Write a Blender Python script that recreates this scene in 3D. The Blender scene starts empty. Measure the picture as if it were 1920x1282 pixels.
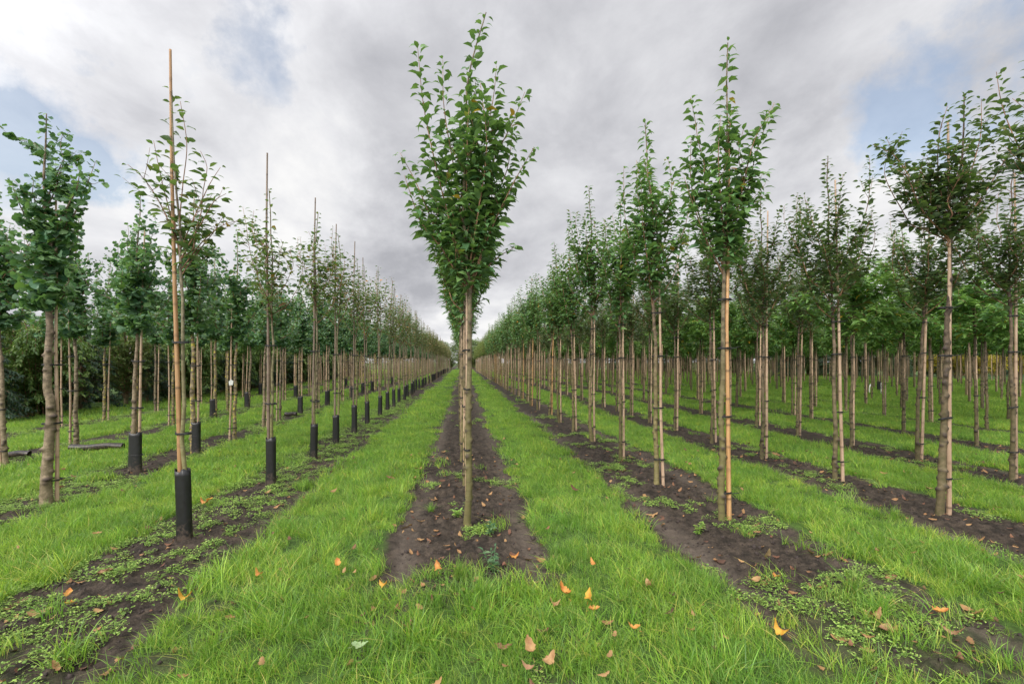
import bpy, math, random
import numpy as np

# ------------------------------------------------------------------ camera
SC = bpy.context.scene
H = 1.6                      # eye height
F = 880.0                    # focal length in pixels of the 1920 px wide photo
YAW = math.atan(92.0 / F)    # the rows run along +Y, the camera looks a little to their right
cam_d = bpy.data.cameras.new("camera"); cam = bpy.data.objects.new("camera", cam_d)
SC.collection.objects.link(cam); SC.camera = cam
cam.location = (0, 0, H); cam.rotation_euler = (math.pi / 2, 0, -YAW)
cam_d.sensor_width = 36; cam_d.lens = F / 1920 * 36
cam_d.shift_y = (678 - 641) / 1920.0
cam_d.clip_end = 2000; cam_d.clip_start = 0.05
CY, SY = math.cos(YAW), math.sin(YAW)

# ------------------------------------------------------------------ exposure
SC.view_settings.view_transform = 'Standard'; SC.view_settings.look = 'None'
SC.view_settings.gamma = 1.0; SC.view_settings.exposure = 0.68
SUN_EL, SUN_AZ = math.radians(42), math.radians(218)      # azimuth clockwise from +Y: behind the camera, to the left

def pix_dir(px, py):
    l = (px - 960) / F; u = (678 - py) / F
    v = np.array([SY + l * CY, CY - l * SY, u]); return v / np.linalg.norm(v)

# ------------------------------------------------------------------ sky
W = bpy.data.worlds.new("World"); SC.world = W; W.use_nodes = True
nt = W.node_tree; N = nt.nodes; L = nt.links; N.clear()
def nn(t, **k):
    n = N.new(t)
    for a, b in k.items(): setattr(n, a, b)
    return n
def mth(op, a, b=None, clamp=False):
    n = nn('ShaderNodeMath', operation=op, use_clamp=clamp)
    for i, v in enumerate((a, b)):
        if v is None: continue
        if isinstance(v, (int, float)): n.inputs[i].default_value = v
        else: L.new(v, n.inputs[i])
    return n.outputs[0]
tc = nn('ShaderNodeTexCoord'); D = tc.outputs['Generated']
sep = nn('ShaderNodeSeparateXYZ'); L.new(D, sep.inputs[0])
zz = mth('ADD', mth('MAXIMUM', sep.outputs[2], 0.0), 0.22)
cmb = nn('ShaderNodeCombineXYZ')
L.new(mth('DIVIDE', sep.outputs[0], zz), cmb.inputs[0]); L.new(mth('DIVIDE', sep.outputs[1], zz), cmb.inputs[1])
def noise(vec, scale, detail, rough, dist=0.0):
    n = nn('ShaderNodeTexNoise'); L.new(vec, n.inputs['Vector'])
    n.inputs['Scale'].default_value = scale; n.inputs['Detail'].default_value = detail
    n.inputs['Roughness'].default_value = rough; n.inputs['Distortion'].default_value = dist
    return n
mp = nn('ShaderNodeMapping'); L.new(cmb.outputs[0], mp.inputs[0]); mp.inputs['Scale'].default_value = (1.0, 0.75, 1); mp.inputs['Rotation'].default_value = (0, 0, 0.5)
n_warp = noise(D, 3.2, 9, 0.62)
wv = nn('ShaderNodeVectorMath', operation='SCALE'); wv.inputs[3].default_value = 0.55
ws = nn('ShaderNodeVectorMath', operation='SUBTRACT'); L.new(n_warp.outputs['Color'], ws.inputs[0]); ws.inputs[1].default_value = (.5, .5, .5)
L.new(ws.outputs[0], wv.inputs[0])
DW = nn('ShaderNodeVectorMath', operation='ADD'); L.new(D, DW.inputs[0]); L.new(wv.outputs[0], DW.inputs[1])
n_big = noise(mp.outputs[0], 1.0, 10, 0.56, 0.25)
n_fine = noise(mp.outputs[0], 3.2, 12, 0.60, 0.25)
def blob(px, py, rad_px, amp):
    d = pix_dir(px, py) if not isinstance(px, tuple) else np.array(px)
    ds = nn('ShaderNodeVectorMath', operation='DISTANCE'); L.new(DW.outputs[0], ds.inputs[0]); ds.inputs[1].default_value = tuple(d)
    mr = nn('ShaderNodeMapRange', interpolation_type='SMOOTHERSTEP'); L.new(ds.outputs['Value'], mr.inputs[0])
    mr.inputs[1].default_value = 0.0; mr.inputs[2].default_value = rad_px / F; mr.inputs[3].default_value = amp; mr.inputs[4].default_value = 0.0
    return mr.outputs[0]
def total(blobs):
    s = None
    for b in blobs:
        o = blob(*b); s = o if s is None else mth('ADD', s, o)
    return s
shade = total([(760, 440, 190, -0.30), (830, 250, 230, -0.12), (1450, 130, 360, -0.16), (1150, 300, 230, -0.14), (1650, 90, 300, -0.14),
               (330, 40, 250, -0.16), (620, 60, 260, -0.14), (330, 300, 200, -0.04), (1000, 80, 260, -0.10), (1250, 20, 300, -0.08),
               (60, 300, 170, -0.12), (960, 480, 170, -0.12), (700, 130, 200, -0.04),
               (640, 330, 230, 0.08), (60, 190, 100, 0.16), (1620, 330, 240, 0.22), (300, 230, 110, 0.12), (790, 590, 160, 0.18), (1230, 150, 130, 0.12),
               (480, 500, 300, 0.06), (1700, 330, 130, 0.12), (900, 620, 200, 0.12)])
blue = total([(120, 225, 150, 0.95), (215, 150, 130, 0.55), (60, 60, 150, 0.30), (490, 110, 110, 0.5), (440, 20, 110, 0.35), (1740, 200, 160, 0.62), (1890, 90, 150, 0.66),
              (1680, 260, 90, 0.40), (400, 200, 90, 0.30), (1900, 230, 120, 0.5), (250, 290, 90, 0.5), (1560, 540, 120, .2)])
val = mth('ADD', mth('ADD', mth('MULTIPLY', n_big.outputs[0], 1.15), mth('MULTIPLY', n_fine.outputs[0], 0.85)), shade)
val = mth('ADD', val, -0.45)
cr = nn('ShaderNodeValToRGB'); L.new(val, cr.inputs[0])
el = cr.color_ramp.elements
el[0].position = 0.12; el[0].color = (0.285, 0.288, 0.31, 1)
el[1].position = 0.82; el[1].color = (0.60, 0.597, 0.595, 1)
e = el.new(0.36); e.color = (0.385, 0.387, 0.408, 1)
e = el.new(0.60); e.color = (0.495, 0.497, 0.513, 1)
# cloud brightness added round the sun, behind the camera, to light the trunk fronts
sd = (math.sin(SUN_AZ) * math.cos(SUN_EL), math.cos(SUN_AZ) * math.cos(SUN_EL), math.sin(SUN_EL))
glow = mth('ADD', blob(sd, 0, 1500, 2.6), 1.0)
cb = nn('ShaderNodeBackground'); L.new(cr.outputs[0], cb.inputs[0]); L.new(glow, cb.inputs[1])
sky = nn('ShaderNodeTexSky', sky_type='NISHITA'); sky.sun_disc = False; sky.sun_elevation = SUN_EL; sky.sun_rotation = SUN_AZ
sky.air_density = 1.2; sky.dust_density = 1.0
sb = nn('ShaderNodeBackground'); L.new(sky.outputs[0], sb.inputs[0]); sb.inputs[1].default_value = 0.10
bm_ = mth('MULTIPLY', mth('SUBTRACT', mth('ADD', blue, mth('MULTIPLY', n_fine.outputs[0], 1.3)), 0.95), 1.5, True)
bm_ = mth('MULTIPLY', bm_, 0.60)
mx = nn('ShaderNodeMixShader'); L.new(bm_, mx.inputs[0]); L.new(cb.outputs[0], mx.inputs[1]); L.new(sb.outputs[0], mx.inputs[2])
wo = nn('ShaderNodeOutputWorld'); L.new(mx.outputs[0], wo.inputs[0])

# ------------------------------------------------------------------ sun
sl = bpy.data.lights.new("sun", 'SUN'); sl.energy = 1.5; sl.angle = math.radians(12); sl.color = (1.0, 0.93, 0.82)
sun = bpy.data.objects.new("sun", sl); SC.collection.objects.link(sun)
sun.rotation_euler = (math.pi / 2 - SUN_EL, 0, -SUN_AZ + math.pi)
sun.location = (-10, -10, 20)

# ------------------------------------------------------------------ helpers
C = SC.collection
rng = np.random.default_rng(11)
def norm(v):
    v = np.asarray(v, float); return v / np.maximum(np.linalg.norm(v, axis=-1, keepdims=True), 1e-9)

def mk(name, V, F, mats, midx=None, attrs=None, smooth=True):
    """mesh from numpy: V (n,3), F list of int arrays (m,k)"""
    me = bpy.data.meshes.new(name)
    F = [f for f in F if len(f)]
    nl = sum(f.size for f in F); npoly = sum(len(f) for f in F)
    me.vertices.add(len(V)); me.vertices.foreach_set('co', np.asarray(V, np.float32).ravel())
    me.loops.add(nl); me.polygons.add(npoly)
    me.loops.foreach_set('vertex_index', np.concatenate([f.ravel() for f in F]).astype(np.int32))
    tot = np.concatenate([np.full(len(f), f.shape[1], np.int32) for f in F])
    st = np.concatenate([[0], np.cumsum(tot)[:-1]]).astype(np.int32)
    me.polygons.foreach_set('loop_start', st)
    if midx is not None: me.polygons.foreach_set('material_index', np.asarray(midx, np.int32))
    me.polygons.foreach_set('use_smooth', np.full(npoly, smooth))
    for m in mats: me.materials.append(m)
    for k, a in (attrs or {}).items():
        at = me.attributes.new(k, 'FLOAT', 'POINT'); at.data.foreach_set('value', np.asarray(a, np.float32))
    me.update(calc_edges=True); me.validate()
    return me

class Acc:
    """collects pieces into one mesh"""
    def __init__(s): s.V = []; s.T = []; s.Q = []; s.mt = []; s.mq = []; s.A = []; s.n = 0
    def add(s, V, tris=None, quads=None, mi=0, a=0.0):
        V = np.asarray(V, float).reshape(-1, 3)
        if tris is not None and len(tris): t = np.asarray(tris) + s.n; s.T.append(t); s.mt.append(np.full(len(t), mi))
        if quads is not None and len(quads): q = np.asarray(quads) + s.n; s.Q.append(q); s.mq.append(np.full(len(q), mi))
        s.V.append(V); s.A.append(np.broadcast_to(np.asarray(a, float), (len(V),))); s.n += len(V)
    def merge(s, o, mi=0):
        if o.n == 0: return
        T = np.concatenate(o.T) if o.T else None; Q = np.concatenate(o.Q) if o.Q else None
        s.add(np.concatenate(o.V), T, Q, mi, np.concatenate(o.A))
    def mesh(s, name, mats, smooth=True):
        T = np.concatenate(s.T) if s.T else np.zeros((0, 3), int); Q = np.concatenate(s.Q) if s.Q else np.zeros((0, 4), int)
        mi = np.concatenate(([np.concatenate(s.mt)] if s.mt else []) + ([np.concatenate(s.mq)] if s.mq else []))
        return mk(name, np.concatenate(s.V), [T, Q], mats, mi, {'rnd': np.concatenate(s.A)}, smooth)

def tube(acc, P, R, m=8, bump=None, mi=0, a=0.0, cap=True):
    """tapered tube along polyline P with radii R; bump(i_ring, angle) multiplies the radius"""
    P = np.asarray(P, float); n = len(P); R = np.broadcast_to(np.asarray(R, float), (n,))
    T = norm(np.gradient(P, axis=0)); ref = np.array([1.0, 0, 0]) if abs(T[0][0]) < .9 else np.array([0, 1.0, 0])
    X = norm(np.cross(T, ref)); Y = np.cross(T, X)
    th = np.linspace(0, 2 * math.pi, m, endpoint=False)
    rr = R[:, None] * (bump if bump is not None else 1.0) * np.ones((n, m))
    V = P[:, None, :] + rr[:, :, None] * (np.cos(th)[None, :, None] * X[:, None, :] + np.sin(th)[None, :, None] * Y[:, None, :])
    i = np.arange(n - 1)[:, None]; j = np.arange(m)[None, :]; k = (j + 1) % m
    q = np.stack([i * m + j, i * m + k, (i + 1) * m + k, (i + 1) * m + j], -1).reshape(-1, 4)
    V = V.reshape(-1, 3); av = np.repeat(np.broadcast_to(np.asarray(a, float), (n,)), m)
    t = None
    if cap:
        V = np.vstack([V, P[-1:]]); av = np.append(av, av[-1]); j = np.arange(m)
        t = np.stack([(n - 1) * m + j, (n - 1) * m + (j + 1) % m, np.full(m, n * m)], -1)
    acc.add(V, t, q, mi, av)

def resample(P, step):
    P = np.asarray(P, float); d = np.concatenate([[0], np.cumsum(np.linalg.norm(np.diff(P, axis=0), axis=1))])
    n = max(3, int(d[-1] / step) + 1); s = np.linspace(0, d[-1], n)
    return np.stack([np.interp(s, d, P[:, c]) for c in range(3)], 1)
def spline(P, n=24):
    """Catmull-Rom through the points"""
    P = np.asarray(P, float)
    if len(P) == 2: return resample(P, np.linalg.norm(P[1] - P[0]) / n)
    Q = np.vstack([2 * P[0] - P[1], P, 2 * P[-1] - P[-2]]); out = []
    m = max(2, n // (len(P) - 1))
    for i in range(1, len(Q) - 2):
        for t in np.linspace(0, 1, m, endpoint=False):
            a, b, c, d = Q[i - 1], Q[i], Q[i + 1], Q[i + 2]
            out.append(.5 * ((2 * b) + (c - a) * t + (2 * a - 5 * b + 4 * c - d) * t * t + (3 * b - a - 3 * c + d) * t ** 3))
    out.append(P[-1]); return np.array(out)

# leaf shapes: length 1 along +y, z up
def sym(mid, side):
    """mid ribs [(y,z)], sides [(x,y,z)] between first and last mid"""
    V = [(0, y, z) for y, z in mid]; n = len(mid); k = len(side)
    V += [(x, y, z) for x, y, z in side] + [(-x, y, z) for x, y, z in side]
    T = [(0, n, 1), (n - 2, n + k - 1, n - 1), (0, 1, n + k), (n - 2, n - 1, n + 2 * k - 1)]
    Q = []
    for i in range(k - 1):
        Q += [(1 + i, n + i, n + i + 1, 2 + i), (1 + i, 2 + i, n + k + i + 1, n + k + i)]
    return np.array(V, float), np.array(T), np.array(Q)
LEAF_CHERRY = sym([(0, 0), (.30, .05), (.66, -.01), (1.0, -.22)], [(.24, .30, .13), (.20, .64, .06)])
LEAF_LONG = sym([(0, 0), (.30, .03), (.68, -.04), (1.0, -.24)], [(.17, .32, .09), (.145, .68, .02)])
LEAF_SMALL = sym([(0, 0), (.33, .04), (.7, 0), (1.0, -.12)], [(.27, .35, .11), (.21, .70, .06)])
def fan_leaf():
    V = [(0, 0, 0), (0, .30, .02)]
    ang = np.radians([-62, -40, -18, -4, 4, 18, 40, 62]); rad = [.86, .98, 1.0, .97, .97, 1.0, .98, .86]; zz_ = [-.16, .02, -.07, .0, .0, -.07, .02, -.16]
    for a, r, z in zip(ang, rad, zz_): V.append((math.sin(a) * r * .72, .25 + math.cos(a) * r * .72, z))
    T = [(1, 2 + i, 3 + i) for i in range(7)] + [(0, 2, 1), (0, 1, 9)]
    return np.array(V, float), np.array(T), np.zeros((0, 4), int)
LEAF_FAN = fan_leaf()

def put_leaves(acc, shape, P, Dr, S, a, mi=0, roll=None):
    V0, T0, Q0 = shape; P = np.asarray(P); n = len(P)
    if n == 0: return
    Yv = norm(Dr); up = np.array([0, 0, 1.0]) + rng.normal(0, .28, (n, 3))
    X = norm(np.cross(Yv, up)); Z = np.cross(X, Yv)
    if roll is not None:
        c, s = np.cos(roll)[:, None], np.sin(roll)[:, None]; X, Z = X * c + Z * s, Z * c - X * s
    S = np.asarray(S)[:, None, None]
    V = P[:, None, :] + S * (V0[None, :, 0:1] * X[:, None, :] + V0[None, :, 1:2] * Yv[:, None, :] + V0[None, :, 2:3] * Z[:, None, :])
    off = (np.arange(n) * len(V0))[:, None, None]
    acc.add(V.reshape(-1, 3), (T0[None] + off).reshape(-1, 3) if len(T0) else None, (Q0[None] + off).reshape(-1, 4) if len(Q0) else None, mi, np.repeat(a, len(V0)))

# ------------------------------------------------------------------ value noise for ground
def _h(i, j, s):
    n = (i * 374761393 + j * 668265263 + s * 1442695041) & 0xFFFFFFFF
    n = ((n ^ (n >> 13)) * 1274126177) & 0xFFFFFFFF
    return ((n ^ (n >> 16)) & 0xFFFF) / 65535.0
def vn(x, y, s=0):
    x = np.asarray(x, float); y = np.asarray(y, float)
    i = np.floor(x).astype(np.int64); j = np.floor(y).astype(np.int64); u = x - i; v = y - j
    u = u * u * (3 - 2 * u); v = v * v * (3 - 2 * v)
    return (_h(i, j, s) * (1 - u) + _h(i + 1, j, s) * u) * (1 - v) + (_h(i, j + 1, s) * (1 - u) + _h(i + 1, j + 1, s) * u) * v
def fbm(x, y, s=0, o=4):
    t = 0; a = .5
    for k in range(o): t = t + a * vn(x, y, s + k); x = x * 2.03 + 3.1; y = y * 2.03 + 1.7; a *= .5
    return t / (1 - .5 ** o)

# ------------------------------------------------------------------ materials
def mat(name):
    m = bpy.data.materials.new(name); m.use_nodes = True; nt = m.node_tree; nt.nodes.clear(); return m, nt
def ramp(nt, src, stops, interp='LINEAR'):
    r = nt.nodes.new('ShaderNodeValToRGB'); nt.links.new(src, r.inputs[0]); e = r.color_ramp.elements; r.color_ramp.interpolation = interp
    e[0].position, e[0].color = stops[0][0], (*stops[0][1], 1); e[1].position, e[1].color = stops[-1][0], (*stops[-1][1], 1)
    for p, c in stops[1:-1]: x = e.new(p); x.color = (*c, 1)
    return r.outputs[0]
def attr(nt, n='rnd'):
    a = nt.nodes.new('ShaderNodeAttribute'); a.attribute_name = n; return a.outputs['Fac']
def hsv(nt, col, obj_amt=.25):
    """per-object brightness and hue variation"""
    oi = nt.nodes.new('ShaderNodeObjectInfo'); h = nt.nodes.new('ShaderNodeHueSaturation')
    mr = nt.nodes.new('ShaderNodeMapRange'); nt.links.new(oi.outputs['Random'], mr.inputs[0]); mr.inputs[3].default_value = 1 - obj_amt; mr.inputs[4].default_value = 1 + obj_amt
    nt.links.new(mr.outputs[0], h.inputs['Value']); nt.links.new(col, h.inputs['Color']); return h.outputs[0]
def leaf_mat(name, stops, trans=.35, rough=.38, objv=.14, tcol=(.25, .45, .04), spec=.5):
    m, nt = mat(name); N = nt.nodes; Lk = nt.links
    col = hsv(nt, ramp(nt, attr(nt), stops), objv)
    geo = N.new('ShaderNodeNewGeometry')
    back = N.new('ShaderNodeMixRGB'); back.inputs[2].default_value = (.16, .22, .12, 1); Lk.new(col, back.inputs[1])
    f = N.new('ShaderNodeMath'); f.operation = 'MULTIPLY'; f.inputs[1].default_value = .35; Lk.new(geo.outputs['Backfacing'], f.inputs[0]); Lk.new(f.outputs[0], back.inputs[0])
    p = N.new('ShaderNodeBsdfPrincipled'); Lk.new(back.outputs[0], p.inputs['Base Color']); p.inputs['Roughness'].default_value = rough; p.inputs['Specular IOR Level'].default_value = spec
    t = N.new('ShaderNodeBsdfTranslucent'); mt = N.new('ShaderNodeMixRGB'); mt.blend_type = 'MIX'; mt.inputs[0].default_value = .5; Lk.new(col, mt.inputs[1]); mt.inputs[2].default_value = (*tcol, 1); Lk.new(mt.outputs[0], t.inputs[0])
    mx = N.new('ShaderNodeMixShader'); mx.inputs[0].default_value = trans; Lk.new(p.outputs[0], mx.inputs[1]); Lk.new(t.outputs[0], mx.inputs[2])
    o = N.new('ShaderNodeOutputMaterial'); Lk.new(mx.outputs[0], o.inputs[0]); return m

M = {}
M['leaf_cherry'] = leaf_mat('cherry_leaf', [(0, (0.060, 0.138, 0.057)), (.5, (0.110, 0.227, 0.085)), (.9, (0.203, 0.345, 0.116)), (.990, (0.148, 0.267, 0.085)), (.994, (.75, .36, .03)), (1, (.8, .30, .02))], .30)
M['leaf_cherry_far'] = leaf_mat('cherry_leaf_yellower', [(0, (.06, .11, .03)), (.6, (.14, .19, .045)), (1, (.26, .26, .06))], .35)  # yellower leaf tones for cherry trees far down the rows
M['leaf_ginkgo'] = leaf_mat('ginkgo_leaf', [(0, (0.041, 0.117, 0.073)), (.5, (0.091, 0.219, 0.111)), (.85, (0.211, 0.379, 0.138)), (1, (0.181, 0.321, 0.080))], .28, .5)
M['leaf_sparse'] = leaf_mat('sparse_leaf', [(0, (0.058, 0.108, 0.054)), (.5, (0.117, 0.186, 0.084)), (.86, (0.213, 0.261, 0.096)), (.93, (.20, .10, .05)), (.97, (.12, .04, .035)), (1, (.75, .30, .03))], .32)
M['leaf_sparse_far'] = leaf_mat('sparse_leaf_far', [(0, (.09, .12, .045)), (.5, (.17, .18, .075)), (.86, (.26, .20, .10)), (1, (.42, .24, .12))], .35)
M['leaf_dark'] = leaf_mat('dark_leaf', [(0, (0.057, 0.095, 0.051)), (.5, (0.099, 0.163, 0.075)), (.8, (0.160, 0.220, 0.092)), (.95, (.085, .06, .04)), (1, (0.176, 0.236, 0.092))], .26)
M['leaf_broad'] = leaf_mat('broad_leaf', [(0, (0.063, 0.139, 0.053)), (.5, (0.139, 0.279, 0.082)), (.95, (0.271, 0.451, 0.116)), (.985, (0.193, 0.310, 0.085)), (.995, (.7, .4, .04)), (1, (.7, .4, .04))], .42)
M['leaf_yew'] = leaf_mat('yew_needles', [(0, (0.019, 0.044, 0.029)), (.7, (0.035, 0.078, 0.042)), (1, (0.058, 0.117, 0.052))], .12, .6)
M['leaf_bamboo'] = leaf_mat('bamboo_leaf', [(0, (0.074, 0.135, 0.040)), (.6, (0.141, 0.240, 0.062)), (1, (0.261, 0.345, 0.096))], .35, .5)
M['leaf_back'] = leaf_mat('far_tree_leaf', [(0, (0.087, 0.135, 0.051)), (.6, (0.159, 0.225, 0.069)), (1, (0.276, 0.306, 0.096))], .3, .6)
M['leaf_gold'] = leaf_mat('golden_shrub_leaf', [(0, (.28, .24, .03)), (.6, (.5, .38, .04)), (1, (.7, .5, .05))], .4, .6)
M['grass'] = leaf_mat('grass_blade', [(0, (.060, .160, .022)), (.5, (.198, .405, .046)), (.82, (.40, .62, .09)), (.96, (.52, .55, .10)), (1, (.60, .46, .20))], .42, .45, .26, (.46, .70, .06), .4)
M['weed'] = leaf_mat('weed_leaf', [(0, (.12, .24, .045)), (.6, (.28, .46, .085)), (1, (.50, .62, .15))], .35, .5, .2, (.38, .55, .12))
M['weed_blue'] = leaf_mat('thistle_leaf', [(0, (.06, .15, .07)), (.6, (.11, .22, .10)), (1, (.2, .3, .12))], .3, .5, .2)
M['dead'] = leaf_mat('dead_leaf', [(0, (.08, .04, .025)), (.35, (.18, .08, .045)), (.65, (.32, .17, .07)), (.88, (.46, .29, .13)), (.94, (.6, .42, .27)), (1, (.75, .36, .05))], .15, .7, .1, (.5, .25, .1))

def patchy(m):
    """slow colour drift from patch to patch, by where each tuft grows"""
    nt = m.node_tree; oi = [n for n in nt.nodes if n.type == 'OBJECT_INFO'][0]; hs = [n for n in nt.nodes if n.type == 'HUE_SAT'][0]
    n1 = nt.nodes.new('ShaderNodeTexNoise'); nt.links.new(oi.outputs['Location'], n1.inputs['Vector']); n1.inputs['Scale'].default_value = 1.7; n1.inputs['Detail'].default_value = 3
    x = nt.nodes.new('ShaderNodeMixRGB'); x.blend_type = 'MULTIPLY'; x.inputs[0].default_value = 1
    src = hs.inputs['Color'].links[0].from_socket; nt.links.new(src, x.inputs[1]); nt.links.new(ramp(nt, n1.outputs[0], [(.30, (.58, .72, .75)), (.5, (1, 1, 1)), (.70, (1.38, 1.18, 1.1))]), x.inputs[2]); nt.links.new(x.outputs[0], hs.inputs['Color'])
patchy(M['grass'])
def bark(name, c0, c1, algae=0.0, algc=(.17, .17, .035), ring=.5, lichen=0.0, kn=1.0):
    m, nt = mat(name); N = nt.nodes; Lk = nt.links
    tc = N.new('ShaderNodeTexCoord')
    mp = N.new('ShaderNodeMapping'); mp.inputs['Scale'].default_value = (18, 18, 22); Lk.new(tc.outputs['Object'], mp.inputs[0])
    n1 = N.new('ShaderNodeTexNoise'); Lk.new(mp.outputs[0], n1.inputs['Vector']); n1.inputs['Scale'].default_value = 1; n1.inputs['Detail'].default_value = 5
    n2 = N.new('ShaderNodeTexNoise'); Lk.new(tc.outputs['Object'], n2.inputs['Vector']); n2.inputs['Scale'].default_value = 60; n2.inputs['Detail'].default_value = 4
    n3 = N.new('ShaderNodeTexNoise'); Lk.new(tc.outputs['Object'], n3.inputs['Vector']); n3.inputs['Scale'].default_value = 7; n3.inputs['Detail'].default_value = 3
    col = ramp(nt, n1.outputs[0], [(.32, c0), (.62, c1)])
    def mix(f, a, b, bt='MIX'):
        x = N.new('ShaderNodeMixRGB'); x.blend_type = bt
        for s, v in zip(x.inputs, (f, a, b)):
            if isinstance(v, (int, float)): s.default_value = v
            elif isinstance(v, tuple): s.default_value = (*v, 1)
            else: Lk.new(v, s)
        return x.outputs[0]
    col = mix(.5, col, ramp(nt, n2.outputs[0], [(.3, (.35, .35, .35)), (.75, (1.5, 1.45, 1.4))]), 'MULTIPLY')
    dk = ramp(nt, n3.outputs[0], [(.35, (.62, .60, .58)), (.65, (1.25, 1.25, 1.25))])
    col = mix(.8, col, dk, 'MULTIPLY')
    if algae > 0:   # green algae grow on the lower trunk
        sp = N.new('ShaderNodeSeparateXYZ'); Lk.new(tc.outputs['Object'], sp.inputs[0])
        mr = N.new('ShaderNodeMapRange'); Lk.new(sp.outputs[2], mr.inputs[0]); mr.inputs[1].default_value = .7; mr.inputs[2].default_value = 2.4; mr.inputs[3].default_value = algae; mr.inputs[4].default_value = 0
        col = mix(mr.outputs[0], col, algc)
    if lichen > 0:
        n4 = N.new('ShaderNodeTexNoise'); Lk.new(tc.outputs['Object'], n4.inputs['Vector']); n4.inputs['Scale'].default_value = 22; n4.inputs['Detail'].default_value = 4
        lf = ramp(nt, n4.outputs[0], [(.55, (0, 0, 0)), (.60, (lichen,) * 3)])
        col = mix(lf, col, (.42, .36, .03))
    col = mix(attr(nt), col, (.045, .03, .022))        # knots and scars, marked on the mesh
    col = hsv(nt, col, .16)
    p = N.new('ShaderNodeBsdfPrincipled'); Lk.new(col, p.inputs['Base Color']); p.inputs['Roughness'].default_value = .75
    b = N.new('ShaderNodeBump'); b.inputs['Strength'].default_value = .6; b.inputs['Distance'].default_value = .004; Lk.new(n1.outputs[0], b.inputs['Height']); Lk.new(b.outputs[0], p.inputs['Normal'])
    o = N.new('ShaderNodeOutputMaterial'); Lk.new(p.outputs[0], o.inputs[0]); return m
M['bark_cherry'] = bark('cherry_bark', (.075, .050, .035), (.22, .155, .105), .45)
M['bark_olive'] = bark('algae_covered_bark', (.085, .065, .040), (.22, .175, .11), .75, (.125, .115, .032))
M['bark_ginkgo'] = bark('ginkgo_bark', (.12, .085, .062), (.30, .225, .165), .22, lichen=.0)
M['bark_lichen'] = bark('lichen_spotted_bark', (.12, .085, .062), (.30, .225, .165), .25, lichen=.85)
M['bark_sparse'] = bark('slim_bark', (.11, .085, .055), (.23, .20, .13), .5)
M['bark_dark'] = bark('dark_bark', (.055, .037, .028), (.17, .115, .085), .30)
M['twig'] = bark('twig_bark', (.15, .075, .045), (.34, .19, .11))

def bamboo(name, ca, cb):
    m, nt = mat(name); N = nt.nodes; Lk = nt.links
    tc = N.new('ShaderNodeTexCoord'); mp = N.new('ShaderNodeMapping'); mp.inputs['Scale'].default_value = (30, 30, 1.6); Lk.new(tc.outputs['Object'], mp.inputs[0])
    n1 = N.new('ShaderNodeTexNoise'); Lk.new(mp.outputs[0], n1.inputs['Vector']); n1.inputs['Scale'].default_value = 1.5; n1.inputs['Detail'].default_value = 6
    col = ramp(nt, n1.outputs[0], [(.3, ca), (.68, cb)])
    x = N.new('ShaderNodeMixRGB'); Lk.new(attr(nt), x.inputs[0]); Lk.new(col, x.inputs[1]); x.inputs[2].default_value = (.07, .045, .03, 1)
    col = hsv(nt, x.outputs[0], .18)
    p = N.new('ShaderNodeBsdfPrincipled'); Lk.new(col, p.inputs['Base Color']); p.inputs['Roughness'].default_value = .45
    b = N.new('ShaderNodeBump'); b.inputs['Strength'].default_value = .3; b.inputs['Distance'].default_value = .002; Lk.new(n1.outputs[0], b.inputs['Height']); Lk.new(b.outputs[0], p.inputs['Normal'])
    o = N.new('ShaderNodeOutputMaterial'); Lk.new(p.outputs[0], o.inputs[0]); return m
M['bamboo'] = bamboo('bamboo_orange', (.30, .15, .06), (.52, .31, .145))
M['bamboo_pale'] = bamboo('bamboo_pale', (.30, .19, .12), (.54, .39, .27))
M['bamboo_grey'] = bamboo('bamboo_grey', (.12, .083, .06), (.27, .20, .145))

def plain(name, c, rough=.6, nscale=30, amt=.35, bump=.002):
    m, nt = mat(name); N = nt.nodes; Lk = nt.links
    tc = N.new('ShaderNodeTexCoord'); n1 = N.new('ShaderNodeTexNoise'); Lk.new(tc.outputs['Object'], n1.inputs['Vector']); n1.inputs['Scale'].default_value = nscale; n1.inputs['Detail'].default_value = 5
    col = ramp(nt, n1.outputs[0], [(.3, tuple(v * (1 - amt) for v in c)), (.7, tuple(v * (1 + amt) for v in c))])
    p = N.new('ShaderNodeBsdfPrincipled'); Lk.new(col, p.inputs['Base Color']); p.inputs['Roughness'].default_value = rough
    b = N.new('ShaderNodeBump'); b.inputs['Strength'].default_value = .5; b.inputs['Distance'].default_value = bump; Lk.new(n1.outputs[0], b.inputs['Height']); Lk.new(b.outputs[0], p.inputs['Normal'])
    o = N.new('ShaderNodeOutputMaterial'); Lk.new(p.outputs[0], o.inputs[0]); return m
M['sleeve'] = plain('black_plastic', (.0055, .0065, .008), .42, 18, .5)
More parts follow.
